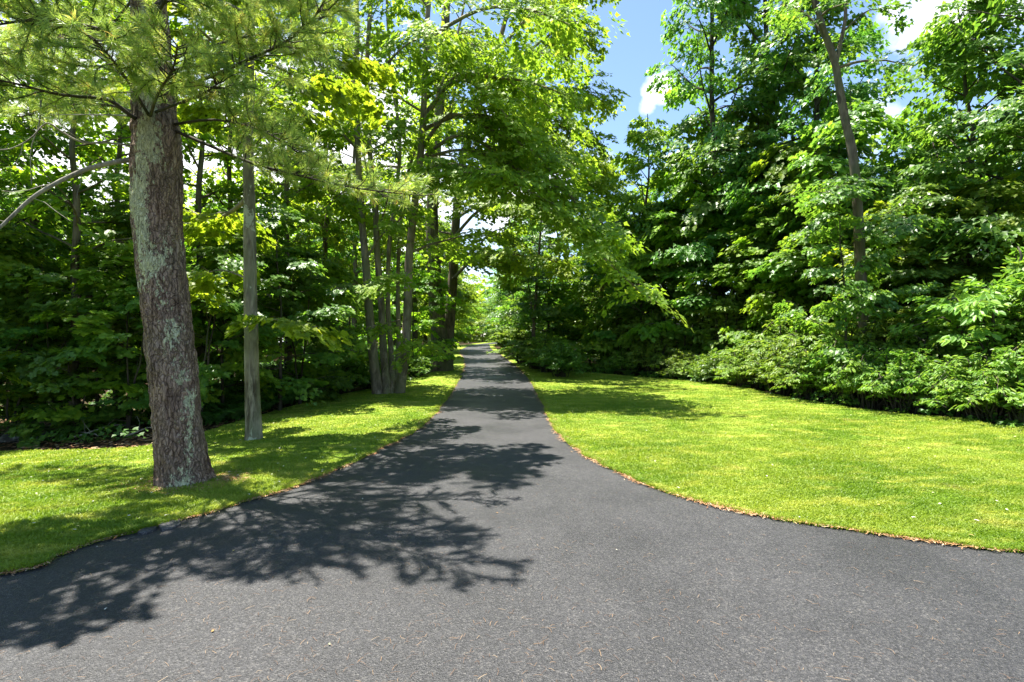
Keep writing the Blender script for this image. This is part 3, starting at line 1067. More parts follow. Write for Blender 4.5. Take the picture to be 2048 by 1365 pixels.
boughs = [
    # low bough sweeping to the right above the driveway edge
    ([(350, 262, D), (420, 292, D - .15), (500, 325, D - .3), (600, 352, D - .35), (720, 378, D - .4), (850, 392, D - .3)], .022, .62, .30),
    ([(345, 250, D), (430, 240, D - .4), (520, 260, D - .7), (590, 300, D - .8)], .018, .5, .4),
    # bough at upper right, rising
    ([(330, 190, D), (430, 150, D - .5), (500, 118, D - .9), (570, 85, D - 1.1), (625, 40, D - 1.2), (655, -10, D - 1.2)], .024, .75, .3),
    ([(330, 120, D), (430, 90, D + .5), (540, 70, D + .9), (640, 120, D + 1.1)], .022, .75, .3),
    # boughs to the left, low
    ([(305, 255, D), (262, 232, D - .3), (215, 200, D - .5), (120, 190, D - .8), (20, 165, D - 1.0), (-90, 150, D - 1.2)], .03, .75, .3),
    ([(300, 245, D), (240, 215, D + .5), (150, 210, D + .9), (40, 235, D + 1.3)], .022, .7, .35),
    ([(300, 235, D - .2), (315, 190, D - .8), (345, 140, D - 1.4), (355, 90, D - 1.9)], .02, .60, .25),
    ([(300, 235, D - .2), (260, 170, D - .8), (225, 120, D - 1.5), (190, 80, D - 2.1)], .02, .65, .25),
    ([(310, 225, D - .2), (400, 190, D - .9), (440, 165, D - 1.3)], .018, .55, .2),
    ([(300, 110, D), (200, 60, D - .7), (80, 40, D - 1.3), (-60, 60, D - 1.9)], .03, .85, .3),
    ([(298, 100, D), (200, 70, D + .8), (60, 100, D + 1.6), (-80, 120, D + 2.2)], .028, .85, .3),
    ([(300, 60, D), (330, 0, D - .9), (360, -40, D - 1.5), (390, -80, D - 1.9)], .024, .75, .3),
    ([(300, 20, D), (400, -30, D - .8), (520, -60, D - 1.4), (650, -70, D - 1.9)], .028, .85, .3),
    ([(300, 0, D), (420, -20, D + .9), (560, -10, D + 1.6), (680, 30, D + 2.2)], .026, .85, .3),
    ([(296, -20, D), (200, -60, D - 1.0), (60, -120, D - 1.7), (-80, -160, D - 2.3)], .03, .85, .3),
]
for pp, r0, sl, st in boughs:
    q = WB(pp)
    pine_bough(wood, T, rp, q, r0, sl, 12.5, st)
# whorls above the frame
zt = org[2] + 6.2
while zt < org[2] + 8.7:
    u = (zt - org[2] - 5.5) / 5.5
    base, _ = path_at(cp, np.interp(zt, cp[:, 2], np.linspace(0, 1, len(cp))))
    a0 = rp.random() * 6
    for k in range(4):
        a = a0 + k * PI / 2 + rp.normal(0, .25)
        ln = (2.6 * (1 - u) + .8) * (.8 + .35 * rp.random())
        if math.cos(a) > .2 or math.sin(a) < -.5: ln *= .58
        d = np.array((math.cos(a), math.sin(a), .12))
        pts = [base, base + d * ln * .4, base + d * ln * .75 + np.array((0, 0, .02)), base + d * ln + np.array((0, 0, .12))]
        pine_bough(wood, T, rp, pts, .026, .9, 6.5, .2, 5)
    zt += .62
Vw, Fw = wood.get()
mesh('branches', Vw - org, Fw, M['bark_dark'], pine, smooth=True)
Vn, Fn, An = needles(T, rp, 42, .11)
mesh('crown', Vn - org, Fn, M['needle'], pine, attr=An)
# bare dead limbs on the left of the trunk
for pp, r0 in (([(275, 318, D), (225, 326, D - .1), (170, 340, D - .2), (110, 368, D - .35), (60, 400, D - .45), (0, 455, D - .6), (-60, 500, D - .7)], .033),
               ([(272, 293, D), (215, 286, D - .1), (165, 285, D - .2), (125, 265, D - .3), (100, 248, D - .4), (85, 252, D - .4), (60, 278, D - .5), (20, 298, D - .6), (-30, 300, D - .7)], .013),
               ([(255, 232, D - .1), (200, 230, D + .3), (100, 230, D + .5)], .012),
               ([(512, 145, D - .6), (508, 200, D - .6), (506, 230, D - .6), (525, 262, D - .6), (537, 300, D - .6), (560, 345, D - .6)], .006),
               ([(82, 200, D + .4), (78, 250, D + .4), (62, 300, D + .4), (63, 370, D + .4)], .010)):
    w = Wood()
    q = catmull(WB(pp), 5)
    w.tube(q, np.linspace(r0, r0 * .45, len(q)), 8, bump=.12, rng=rp)
    if r0 > .012:
        for k in range(5):
            p, d = path_at(q, .2 + .15 * k)
            e = d / np.linalg.norm(d) + rp.normal(0, .7, 3)
            w.tube(bend_path(p, e, .25 + .3 * rp.random(), rp, 4, 0, .25), np.linspace(.005, .002, 5), 4)
    v, f = w.get()
    tag(mesh('dead_branch', v - org, f, M['dead'], pine, smooth=True), 'bare grey dead branch')


# ------------------------------------------------------------------ individually modelled broadleaf trees
def custom_tree(name, base_px, stems, seed, label, leafkind, lsize, nleaf, leafm, barkm, explicit=(), nl=12, R=4.0, zlo=3.0, bias=(0, 0),
                slen=.6, dens=2.2, seg=14, rough=.10, up=.35, d0=None, sub=.42, droop=.25, out=.55, ridge=.010):
    r = np.random.default_rng(seed)
    x, y = P(*base_px) if d0 is None else ((base_px[0] - 1024) / FPX * d0, d0)
    org = np.array((x, y, hz(x, y)))
    root = empty(name, tuple(org))
    tag(root, label, 'tree')
    S = []
    paths = []
    for st in stems:
        off = st.get('off', 0)
        pts = [np.array(tuple(W(a, b, y + off * (0 if i == 0 else 1) + st.get('dd', 0)))) for i, (a, b) in enumerate(st['px'])]
        if st.get('foot', True): pts[0][2] = min(pts[0][2], hz(pts[0][0], pts[0][1]) - .05)
        c = catmull(pts, 8)
        paths.append(c)
        t = np.linspace(0, 1, len(c))
        rad = st['r'] * (1 - (1 - st.get('top', .3)) * t) * (1 + st.get('flare', .35) * np.exp(-t * 30))
        cf = catmull(pts, 30)
        rf_ = np.interp(np.linspace(0, 1, len(cf)), t, rad)
        v, f = ptube(cf, rf_, 36, int(r.integers(1e6)), ridge * (1 if st['r'] > .12 else .6))
        mesh('trunk', v - org, [f], M[barkm], root, smooth=True)
        m = st.get('nl', nl)
        # knots and broken stubs
        for k in range(m):
            zz = zlo + org[2] + (c[-1][2] - zlo - org[2]) * (k + r.random()) / m
            if zz > c[-1][2]: continue
            pos = c[np.argmin(np.abs(c[:, 2] - zz))]
            a = k * 2.4 + r.normal(0, .5)
            ux, uy = math.cos(a), math.sin(a)
            fac = 1 + ux * bias[0] + uy * bias[1]
            u = (zz - zlo - org[2]) / max(.1, c[-1][2] - zlo - org[2])
            ln = R * fac * (.65 + .45 * r.random()) * (1 - .45 * u)
            el = up + .4 * u + r.normal(0, .12)
            lp = bend_path(pos, (ux * math.cos(el), uy * math.cos(el), math.sin(el)), ln, r, 8, -.45, .10)
            bw = Wood()
            limb(bw, S, r, lp, st['r'] * .28 * (1.1 - .6 * u), dens, slen, ln * sub, 6)
            v, f = bw.get()
            mesh('branch', v - org, f, M[barkm], root, smooth=True)
    for pp, r0, sl in explicit:
        q = catmull([np.array(tuple(W(*e))) for e in pp], 4)
        bw = Wood()
        limb(bw, S, r, q, r0, dens * 1.6, slen, sl, 7, .2)
        v, f = bw.get()
        mesh('branch', v - org, f, M[barkm], root, smooth=True)
    V, F, A = sprays_to_leaves(S, r, nleaf, lsize, leafkind, droop=droop, out=out)
    mesh('crown', V - org, F, M[leafm], root, attr=A)
    return root


# the straight grey trunk behind the pine
custom_tree('maple_tree', (507, 880), [dict(px=[(508, 884), (505, 800), (503, 700), (501, 600), (500, 500), (499, 400), (497, 340), (496, 240), (500, 100), (505, -100), (500, -400), (500, -600)], r=.132, top=.35, flare=.25, nl=16)],
            21, 'straight grey green trunk standing on the lawn right of the lichened pine', 'maple', .13, 40, 'maple', 'bark_grey',
            explicit=[([(497, 395, 10), (460, 425, 10.5), (420, 440, 11), (380, 420, 11.6)], .05, .9),
                      ([(505, 640, 10), (560, 640, 9.8), (620, 655, 9.5)], .02, .5),
                      ([(500, 560, 10), (440, 540, 10.3), (390, 560, 10.6)], .02, .6)],
            nl=14, R=3.3, zlo=5.2, slen=.5)
# five-stemmed maple leaning over the driveway
cd = P(775, 788)[1]
custom_tree('maple_tree', (775, 788), [
    dict(px=[(756, 793), (745, 700), (738, 620), (731, 520), (722, 420), (716, 300), (712, 150), (714, 40), (705, -150), (700, -300)], r=.155, top=.35, nl=11),
    dict(px=[(774, 790), (767, 700), (762, 600), (754, 500), (750, 400), (738, 280), (735, 100), (750, -100), (745, -300)], r=.135, top=.35, off=.4, nl=10),
    dict(px=[(785, 786), (782, 700), (776, 620), (778, 500), (790, 400), (800, 280), (780, 130), (770, -100)], r=.10, top=.35, off=.7, nl=8),
    dict(px=[(798, 792), (808, 720), (814, 640), (818, 520), (828, 420), (842, 300), (848, 200), (852, 80), (862, -60), (870, -300)], r=.165, top=.35, off=-.5, nl=12),
    dict(px=[(790, 780), (797, 690), (796, 600), (797, 520), (806, 400), (830, 300), (890, 150), (930, 0), (950, -200)], r=.085, top=.35, off=1.2, nl=8)],
    22, 'cluster of five grey brown stems rising together left of the driveway', 'tri', .165, 29, 'maple_lit', 'bark_clump',
    explicit=[
        ([(845, 250, cd - .5), (890, 175, cd - 1), (930, 150, cd - 1.5), (990, 155, cd - 2), (1060, 165, cd - 2.5), (1130, 190, cd - 3)], .085, 1.6),
        ([(848, 230, cd - .5), (900, 170, cd - 1.3), (945, 165, cd - 2), (985, 200, cd - 2.5), (1020, 240, cd - 3)], .06, 1.4),
        ([(842, 300, cd), (900, 230, cd - 1), (980, 260, cd - 1.5), (1060, 300, cd - 2), (1130, 380, cd - 2.5), (1200, 470, cd - 2.8)], .07, 1.5),
        ([(842, 320, cd), (920, 270, cd - .5), (1010, 320, cd - 1.5), (1090, 400, cd - 2.5), (1190, 500, cd - 3), (1285, 588, cd - 3.2)], .07, 1.4),
        ([(835, 360, cd), (890, 330, cd - 1), (960, 340, cd - 2), (1030, 370, cd - 3), (1110, 410, cd - 3.5)], .055, 1.2),
        ([(840, 320, cd), (930, 300, cd - 1), (1040, 340, cd - 2), (1140, 390, cd - 2.5), (1230, 470, cd - 2.7)], .055, 1.3),
        ([(830, 400, cd), (880, 350, cd - 1.5), (930, 345, cd - 2.5), (990, 350, cd - 3.5)], .05, 1.1),
        ([(760, 600, cd), (700, 590, cd - .6), (640, 600, cd - 1.2)], .03, .9),
        ([(800, 640, cd - .5), (760, 650, cd - 1.5), (700, 660, cd - 2)], .02, .8),
        ([(815, 560, cd - .5), (790, 560, cd - 2), (770, 570, cd - 3)], .02, .8),
        ([(815, 700, cd - .5), (840, 690, cd - 1), (860, 680, cd - 1.5)], .014, .5),
        ([(716, 300, cd), (640, 230, cd - 1), (560, 220, cd - 2)], .05, 1.3),
        ([(716, 200, cd), (800, 100, cd - 2), (880, 60, cd - 4)], .05, 1.4),
        ([(852, 80, cd), (960, 20, cd - 2), (1060, 20, cd - 3), (1140, 50, cd - 4)], .07, 1.5),
        ([(848, 200, cd), (940, 150, cd - .5), (1050, 180, cd - .5), (1140, 250, cd - .5)], .07, 1.5),
        ([(845, 260, cd), (930, 230, cd - 1), (1030, 250, cd - 1), (1150, 330, cd - 1)], .07, 1.5),
        ([(852, 100, cd), (960, 90, cd + 1), (1060, 100, cd + 2), (1150, 130, cd + 3)], .07, 1.5)],
    R=3.7, zlo=4.2, bias=(-.12, 0), slen=.72, dens=1.9, droop=.42, out=1.0)
# the big twin trunk further up the drive
bd = P(885, 742)[1]
custom_tree('oak_tree', (885, 742), [
    dict(px=[(882, 746), (877, 660), (870, 580), (866, 500), (864, 420), (870, 320), (880, 200), (890, 60), (895, -60)], r=.42, top=.4, flare=.5, nl=12),
    dict(px=[(893, 740), (898, 660), (904, 580), (909, 500), (913, 420), (925, 320), (960, 200), (1000, 80), (1030, -40)], r=.30, top=.35, off=.6, nl=12)],
    23, 'thick dark trunk forking low, its flared foot close to the driveway bend', 'tri', .21, 44, 'maple_lit', 'bark_brown',
    explicit=[([(905, 560, bd), (940, 525, bd - 2), (980, 510, bd - 3), (1050, 512, bd - 4), (1120, 525, bd - 5)], .09, 1.6),
              ([(905, 480, bd), (960, 420, bd - 2), (1040, 400, bd - 4), (1120, 440, bd - 5), (1190, 500, bd - 6)], .09, 1.9),
              ([(915, 400, bd), (1000, 320, bd - 1), (1100, 300, bd - 2), (1190, 330, bd - 3)], .10, 2.2),
              ([(925, 320, bd), (1020, 220, bd), (1120, 180, bd), (1210, 190, bd)], .10, 2.4),
              ([(960, 200, bd), (1050, 110, bd), (1120, 60, bd), (1180, 70, bd)], .10, 2.0),
              ([(925, 320, bd), (1020, 260, bd - 1), (1110, 250, bd - 1), (1185, 285, bd - 1)], .10, 2.0),
              ([(915, 400, bd), (1010, 350, bd - 1), (1110, 340, bd - 2), (1200, 380, bd - 2)], .10, 2.0),
              ([(980, 120, bd), (1070, 20, bd), (1130, -30, bd), (1190, -30, bd)], .10, 2.0)],
    R=5.4, zlo=4.5, bias=(0, 0), slen=1.0, dens=1.5, droop=.4, out=.95, ridge=.03)

# right side: the tall leaning trunk in the sky gap
rd = 15.5
custom_tree('locust_tree', (1728, 700), [
    dict(px=[(1728, 745), (1724, 620), (1720, 520), (1716, 430), (1710, 350), (1702, 290), (1690, 240), (1678, 170), (1668, 120), (1650, 70), (1635, 20), (1610, -60), (1590, -200)], r=.15, top=.4, nl=7),
    dict(px=[(1672, 130), (1680, 90), (1690, 40), (1692, -20), (1700, -160)], r=.06, top=.5, flare=0, nl=1, dd=0, foot=False)],
    24, 'tall leaning pale brown trunk in the sky gap, thinly leaved at the top', 'tri', .12, 26, 'forest', 'bark_brown',
    explicit=[([(1668, 120, rd), (1640, 60, rd + .3), (1600, 20, rd + .6), (1560, 10, rd + 1)], .05, 1.1),
              ([(1690, 60, rd), (1740, 20, rd - .2), (1790, 30, rd - .4)], .03, .5),
              ([(1712, 380, rd), (1690, 370, rd - 1), (1640, 390, rd - 2)], .03, 1.0),
              ([(1718, 460, rd), (1760, 430, rd - 1), (1820, 440, rd - 1.6)], .03, 1.0)],
    R=2.2, zlo=9.0, slen=.6, dens=1.8, d0=rd)
# small twin saplings beside the drive on the right
custom_tree('young_maple', (1066, 734), [
    dict(px=[(1064, 736), (1066, 680), (1070, 620), (1074, 560), (1080, 480), (1085, 400)], r=.11, top=.4, nl=14),
    dict(px=[(1071, 737), (1070, 690), (1066, 640), (1058, 580), (1050, 520)], r=.07, top=.4, nl=8)],
    25, 'slim twin stemmed young maple in shade at the right edge of the driveway', 'tri', .19, 40, 'forest', 'bark_tan',
    R=2.7, zlo=1.9, slen=.75, dens=1.9)

# ------------------------------------------------------------------ prototypes for the rest of the wood
PR = {}
PR['tall'] = make_tree('maple_tree', 31, 14, 3.6, 2.2, .19, 'tri', .165, 50, M['forest'], M['bark_dark'], nl=34, slen=.85, dens=1.8)
PR['wide'] = make_tree('maple_tree', 32, 11, 3.9, .9, .16, 'tri', .16, 50, M['forest'], M['bark_dark'], nl=34, slen=.8, dens=1.8)
PR['slim'] = make_tree('maple_tree', 33, 13, 2.5, 3.4, .13, 'tri', .18, 25, M['maple'], M['bark_brown'], nl=26, slen=.7, dens=1.9)
PR['high'] = make_tree('maple_tree', 38, 10.5, 2.2, 6.3, .13, 'tri', .16, 34, M['maple'], M['bark_brown'], nl=22, slen=.6, dens=2.0)
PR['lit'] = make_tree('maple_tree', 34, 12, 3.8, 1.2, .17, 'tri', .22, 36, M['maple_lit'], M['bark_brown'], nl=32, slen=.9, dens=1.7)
PR['sap1'] = make_tree('maple_sapling', 35, 5.0, 1.9, .5, .045, 'maple', .125, 34, M['maple'], M['bark_dark'], nl=20, slen=.5, dens=2.6, up=.25, tiltv=.3)
PR['sap2'] = make_tree('maple_sapling', 36, 6.2, 2.1, .7, .055, 'maple', .13, 34, M['forest'], M['bark_dark'], nl=22, slen=.52, dens=2.6, up=.2, tiltv=.3)
PR['sap3'] = make_tree('maple_sapling', 37, 3.4, 1.5, .25, .03, 'maple', .11, 34, M['forest'], M['bark_dark'], nl=16, slen=.42, dens=2.8, stems=2, tiltv=.35)
PR['sh1'] = make_shrub('shrub', 41, 2.1, 1.35, .11, 13, M['shrub'], 'oval', 40, slen=.2, per=13, arch=.8)
PR['sh2'] = make_shrub('shrub', 42, 1.6, 1.6, .095, 13, M['shrub'], 'oval', 50, slen=.2, per=12, arch=1.1)
PR['sh3'] = make_shrub('shrub', 43, 3.1, 1.6, .15, 13, M['shrub'], 'oval', 40, slen=.38, per=12, arch=.6)
PR['sh4'] = make_shrub('shrub', 44, 1.6, 1.2, .10, 18, M['forest'], 'tri', 34, slen=.36)
PR['fe1'] = make_fern('fern', 51, .75)
PR['fe2'] = make_fern('fern', 52, .6, 9)


# ---- far-off wood and undergrowth: masses nobody could count
def leaf_mass(name, pts, slen, nleaf, ls, kind, mat, label, cat, seed):
    r = np.random.default_rng(seed)
    n = len(pts)
    a = r.random(n) * 2 * PI
    S = np.concatenate([pts, np.stack([np.cos(a), np.sin(a), r.normal(0, .2, n)], 1), (slen * (.6 + .8 * r.random(n)))[:, None]], 1)
    V, F, A = sprays_to_leaves(S, r, nleaf, ls, kind)
    tag(mesh(name, V, [F], mat, attr=A), label, cat, kind='stuff')


def mass_pts(r, n, xr, yr, hfun, bumps=1.0):
    x = xr[0] + (xr[1] - xr[0]) * r.random(n); y = yr[0] + (yr[1] - yr[0]) * r.random(n)
    top = hfun(x, y) * (1 + .22 * np.sin(x * .9 + y * .3) * np.sin(y * .7 - x * .2) + .10 * np.sin(x * 2.3 + 1) * np.sin(y * 1.9))
    z = terrain(x, y) + top * r.random(n) ** .8
    return np.stack([x, y, z], 1)


rm = np.random.default_rng(60)
pl = mass_pts(rm, 3400, (-75, -12), (34, 62), lambda x, y: 10.5 + 0 * x)
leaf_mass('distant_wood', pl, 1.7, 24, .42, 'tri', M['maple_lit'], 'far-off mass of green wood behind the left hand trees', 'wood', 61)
pr_ = mass_pts(rm, 2800, (5, 75), (37, 66), lambda x, y: np.clip(4 + (x - 5) * .9, 4, 15))
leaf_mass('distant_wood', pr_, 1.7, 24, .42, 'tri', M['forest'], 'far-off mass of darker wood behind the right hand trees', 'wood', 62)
pc = mass_pts(rm, 1500, (-45, 30), (112, 140), lambda x, y: 12 + 0 * x)
leaf_mass('distant_wood', pc, 3.0, 24, .8, 'tri', M['maple_lit'], 'far-off mass of sunny wood closing the end of the driveway', 'wood', 63)


def under_pts(r, n, edge_c, sgn, depth, zmax, gap=.5):
    m = (edge_c[:, 1] > 3) & (edge_c[:, 1] < 45)
    q = edge_c[m]
    i = r.integers(0, len(q) - 1, n); t = r.random(n)[:, None]
    L = np.hypot(*(q[1:] - q[:-1]).T)
    i = r.choice(len(q) - 1, n, p=L / L.sum())
    b = q[i] * (1 - t) + q[i + 1] * t
    k = gap + depth * r.random(n) ** 1.3
    tx = q[i + 1] - q[i]; tx /= np.linalg.norm(tx, axis=1)[:, None]
    nn_ = np.stack([-tx[:, 1], tx[:, 0]], 1) * sgn
    p = b + nn_ * k[:, None]
    z = terrain(p[:, 0], p[:, 1]) + zmax * np.clip(k / 1.5, .35, 1) * r.random(n) * (.6 + .4 * np.sin(p[:, 0] * 1.7) * np.sin(p[:, 1] * 1.3))
    return np.concatenate([p, z[:, None]], 1)


ul = under_pts(rm, 3600, fl_c, 1, 9, 1.0, .6)
ul = ul[(ul[:, 0] > -5.4) | (ul[:, 1] > 12.6) | (rm.random(len(ul)) < .12)]
ul = ul[~inpoly(ul[:, :2], road_poly) & ~inpoly(ul[:, :2], lawnL_poly)]
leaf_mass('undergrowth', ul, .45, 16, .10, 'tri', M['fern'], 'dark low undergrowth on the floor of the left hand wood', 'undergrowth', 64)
ur = under_pts(rm, 3800, fr_c, -1, 9, 1.2, .2)
ur = ur[~inpoly(ur[:, :2], road_poly) & ~inpoly(ur[:, :2], lawnR_poly)]
leaf_mass('undergrowth', ur, .45, 16, .10, 'tri', M['forest'], 'low undergrowth on the floor of the right hand wood', 'undergrowth', 65)

# ---- right side, tall trees forming the wall and the sky gaps
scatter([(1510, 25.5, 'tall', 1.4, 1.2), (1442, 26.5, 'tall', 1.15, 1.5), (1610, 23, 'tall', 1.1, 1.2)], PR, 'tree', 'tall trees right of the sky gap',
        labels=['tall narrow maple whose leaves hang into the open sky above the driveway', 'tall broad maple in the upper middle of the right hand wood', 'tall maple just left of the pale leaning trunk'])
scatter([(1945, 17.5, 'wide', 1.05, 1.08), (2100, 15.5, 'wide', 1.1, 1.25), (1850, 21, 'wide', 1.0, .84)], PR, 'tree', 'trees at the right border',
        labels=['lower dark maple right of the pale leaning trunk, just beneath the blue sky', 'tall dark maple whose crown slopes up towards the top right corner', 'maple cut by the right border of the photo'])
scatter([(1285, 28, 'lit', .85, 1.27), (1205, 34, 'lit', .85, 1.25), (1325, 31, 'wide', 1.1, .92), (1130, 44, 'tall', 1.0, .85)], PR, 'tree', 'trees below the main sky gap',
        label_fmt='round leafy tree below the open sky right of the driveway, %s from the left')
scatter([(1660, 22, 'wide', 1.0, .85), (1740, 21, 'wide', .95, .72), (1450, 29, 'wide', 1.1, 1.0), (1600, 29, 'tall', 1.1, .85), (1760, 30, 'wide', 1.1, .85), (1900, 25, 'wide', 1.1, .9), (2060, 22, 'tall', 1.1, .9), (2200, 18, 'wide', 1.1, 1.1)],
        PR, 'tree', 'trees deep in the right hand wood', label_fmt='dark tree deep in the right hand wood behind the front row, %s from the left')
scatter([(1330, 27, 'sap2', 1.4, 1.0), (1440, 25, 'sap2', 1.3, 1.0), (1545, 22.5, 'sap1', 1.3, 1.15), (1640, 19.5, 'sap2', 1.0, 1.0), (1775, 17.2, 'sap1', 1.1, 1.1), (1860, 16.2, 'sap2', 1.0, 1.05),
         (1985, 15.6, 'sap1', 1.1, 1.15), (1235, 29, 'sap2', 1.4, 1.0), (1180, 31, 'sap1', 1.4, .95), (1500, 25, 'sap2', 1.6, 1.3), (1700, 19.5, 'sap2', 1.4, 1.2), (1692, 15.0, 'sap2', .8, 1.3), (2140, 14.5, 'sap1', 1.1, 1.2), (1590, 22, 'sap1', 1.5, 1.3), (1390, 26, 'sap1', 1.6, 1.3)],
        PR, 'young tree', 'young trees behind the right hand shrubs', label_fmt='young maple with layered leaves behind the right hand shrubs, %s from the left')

# ---- shrubs fringing the right lawn
def along(cpts, px):
    """distance of an edge line at a pixel column"""
    best = min(cpts, key=lambda c: abs((c[0] / max(c[1], .5)) * FPX + 1024 - px) if c[1] > 2 else 1e9)
    return best[1]


def fringe(px, back, key, s, hf=1.0):
    return (px, along(fr_c, px) + back, key, s, hf)


scatter([fringe(1440, .6, 'sh4', .85), fringe(1500, .6, 'sh2', .95), fringe(1562, .8, 'sh1', .95), fringe(1625, .7, 'sh2', 1.0), fringe(1690, .9, 'sh1', .9), fringe(1745, .8, 'sh2', 1.05), fringe(1805, .7, 'sh1', .78),
         fringe(1868, .8, 'sh2', .95), fringe(1925, .7, 'sh4', .8), fringe(1985, .8, 'sh2', .95), fringe(2050, .6, 'sh1', .85), fringe(2130, .6, 'sh1', .9)],
        PR, 'shrub', 'sunlit shrubs along the right lawn', label_fmt='sunlit leafy shrub in the front row along the right lawn, %s from the left')
scatter([fringe(1130, .8, 'sh4', .7, .8), fringe(1190, .8, 'sh1', .6, .8), fringe(1245, .9, 'sh2', .85, .9), fringe(1310, 1.1, 'sh1', 1.0), fringe(1365, .9, 'sh2', .85), fringe(1408, .8, 'sh2', .7)],
        PR, 'shrub', 'low shrubs between the driveway and the sunlit thicket', label_fmt='low shrub along the far part of the right lawn, %s from the left')
scatter([fringe(1235, 2.4, 'sh3', .9, .9), fringe(1290, 3.0, 'sh3', 1.1, 1.0), fringe(1370, 2.8, 'sh3', 1.05, .9), fringe(1455, 3.2, 'sh3', 1.25, 1.1), fringe(1530, 3.0, 'sh3', 1.0, .85), fringe(1600, 2.8, 'sh1', 1.45, .9), fringe(1675, 3.0, 'sh2', 1.6, 1.0),
         fringe(1750, 2.6, 'sh1', 1.3, .95), fringe(1825, 2.8, 'sh2', 1.5, .9), fringe(1895, 2.6, 'sh1', 1.25), fringe(2000, 2.4, 'sh3', 1.15, 1.18), fringe(2090, 2.2, 'sh3', 1.1, 1.1), fringe(1945, 3.2, 'sh3', 1.1, 1.0)],
        PR, 'shrub', 'taller shrubs behind the front row on the right', label_fmt='taller bush in the second row of the right hand thicket, %s from the left')
# ---- dark roadside shrubs up the drive on the right, and sunny trees at its far end
scatter([(1120, 24.5, 'sh4', 1.1, 1.0), (1095, 27, 'sh3', .95, .8), (1072, 29, 'sh4', 1.2, 1.0), (1050, 33, 'sh3', 1.1, .8), (1032, 37, 'sh3', 1.15, .9), (1020, 43, 'sh3', 1.3, .9), (1012, 50, 'sh3', 1.5, .9), (1004, 58, 'sh3', 1.5, .9)],
        PR, 'shrub', 'dark shrubs right of the narrowing driveway', label_fmt='dark shrub crowding the right edge of the narrowing driveway, %s from the left')
scatter([(1095, 32, 'wide', .75, .75), (1064, 38, 'wide', .85, 1.15), (1046, 46, 'wide', .9, 1.25), (1028, 56, 'wide', .85, 1.1), (1012, 68, 'wide', .9, 1.0)], PR, 'tree', 'dark trees right of the driveway bend',
        label_fmt='dark tree leaning over the right of the driveway bend, %s from the left')
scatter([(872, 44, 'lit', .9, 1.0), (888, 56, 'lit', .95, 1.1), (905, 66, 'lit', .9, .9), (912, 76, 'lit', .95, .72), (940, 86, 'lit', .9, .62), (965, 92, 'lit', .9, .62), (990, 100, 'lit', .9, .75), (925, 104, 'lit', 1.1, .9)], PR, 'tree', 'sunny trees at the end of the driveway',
        label_fmt='bright yellow green tree at the far end of the driveway, %s from the left')

# ---- the wood on the left
scatter([(-60, 13.5, 'wide', .85, 1.0), (60, 15, 'slim', 1.0, 1.0), (150, 12.6, 'slim', .9, .95), (235, 15, 'slim', .9, 1.1), (400, 15.5, 'slim', 1.0, 1.0), (460, 17, 'slim', .95, 1.05), (575, 18, 'slim', 1.0, 1.1), (655, 20.5, 'slim', 1.0, 1.1), (-200, 12, 'slim', 1.1, 1)],
        PR, 'tree', 'trees of the left hand wood, front rows', label_fmt='slender trunked tree near the edge of the left hand wood, %s from the left')
scatter([(30, 31, 'lit', 1.0, .95), (160, 33, 'lit', 1.0, .85), (300, 30, 'lit', .95, .95), (430, 34, 'lit', 1.0, .9), (540, 32, 'slim', 1.2, 1.1), (620, 35, 'lit', 1.1, .85), (710, 33, 'slim', 1.3, 1.2), (790, 36, 'lit', 1.1, .9), (830, 37, 'slim', 1.3, 1.1), (850, 46, 'lit', 1.1, .9), (-100, 28, 'wide', 1.1, 1.0)],
        PR, 'tree', 'trees deep in the left hand wood', label_fmt='tree deep in the left hand wood, glimpsed between nearer trunks, %s from the left')
scatter([(-40, 12, 'sap1', 1.0, 1.0), (40, 12.8, 'sap2', .9, .9), (110, 12.2, 'sap3', 1.1, 1.0), (195, 12.6, 'sap1', .95, .9), (255, 12.0, 'sap3', 1.05, 1.0), (300, 14, 'sap2', 1.0, .95), (400, 12.6, 'sap3', 1.1, 1.1), (445, 14, 'sap1', 1.0, 1.0),
         (560, 14.5, 'sap2', .95, .95), (600, 16, 'sap3', 1.2, 1.1), (640, 18, 'sap1', 1.0, .9), (700, 22.5, 'sap2', 1.1, 1.0), (825, 27, 'sap1', 1.2, 1.0), (20, 11.9, 'sap3', .95, .8), (155, 11.7, 'sap3', .9, .75), (80, 16, 'sap2', 1.1, 1.0), (350, 17, 'sap1', 1.2, .9), (500, 18, 'sap2', 1.2, .9)],
        PR, 'young tree', 'young maples under the left hand wood', label_fmt='leafy maple sapling in the shade of the left hand wood, %s from the left')
# ferns and low shrubs under the left trees
rf = random.Random(9)
sp = []
for k in range(19):
    px = 430 + k * 25 + rf.uniform(-8, 8)
    sp.append((px, along(fl_c, px) + .7 + rf.uniform(0, 1.1), rf.choice(['fe1', 'fe2']), rf.uniform(.9, 1.4), 1.0))
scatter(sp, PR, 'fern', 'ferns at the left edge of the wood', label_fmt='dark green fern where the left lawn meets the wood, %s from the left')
sp = []
for k in range(12):
    px = 1075 + k * 36 + rf.uniform(-8, 8)
    sp.append((px, along(fr_c, px) + .25 + rf.uniform(0, .4), rf.choice(['fe1', 'fe2']), rf.uniform(.7, 1.1), 1.0))
scatter(sp, PR, 'fern', 'ferns at the right edge of the wood', label_fmt='green fern below the shrubs at the far right lawn edge, %s from the left')
sp = [(470, 15, 'sh4', .9, .8), (545, 16.5, 'sh4', 1.0, .8), (610, 18, 'sh4', 1.0, .8), (680, 19.5, 'sh4', 1.1, .8), (740, 21, 'sh4', 1.1, .8), (820, 25, 'sh4', 1.0, .7), (380, 14.5, 'sh4', .8, .7)]
scatter(sp, PR, 'shrub', 'shade shrubs under the left hand wood', label_fmt='dark understory shrub beneath the left hand wood, %s from the left')


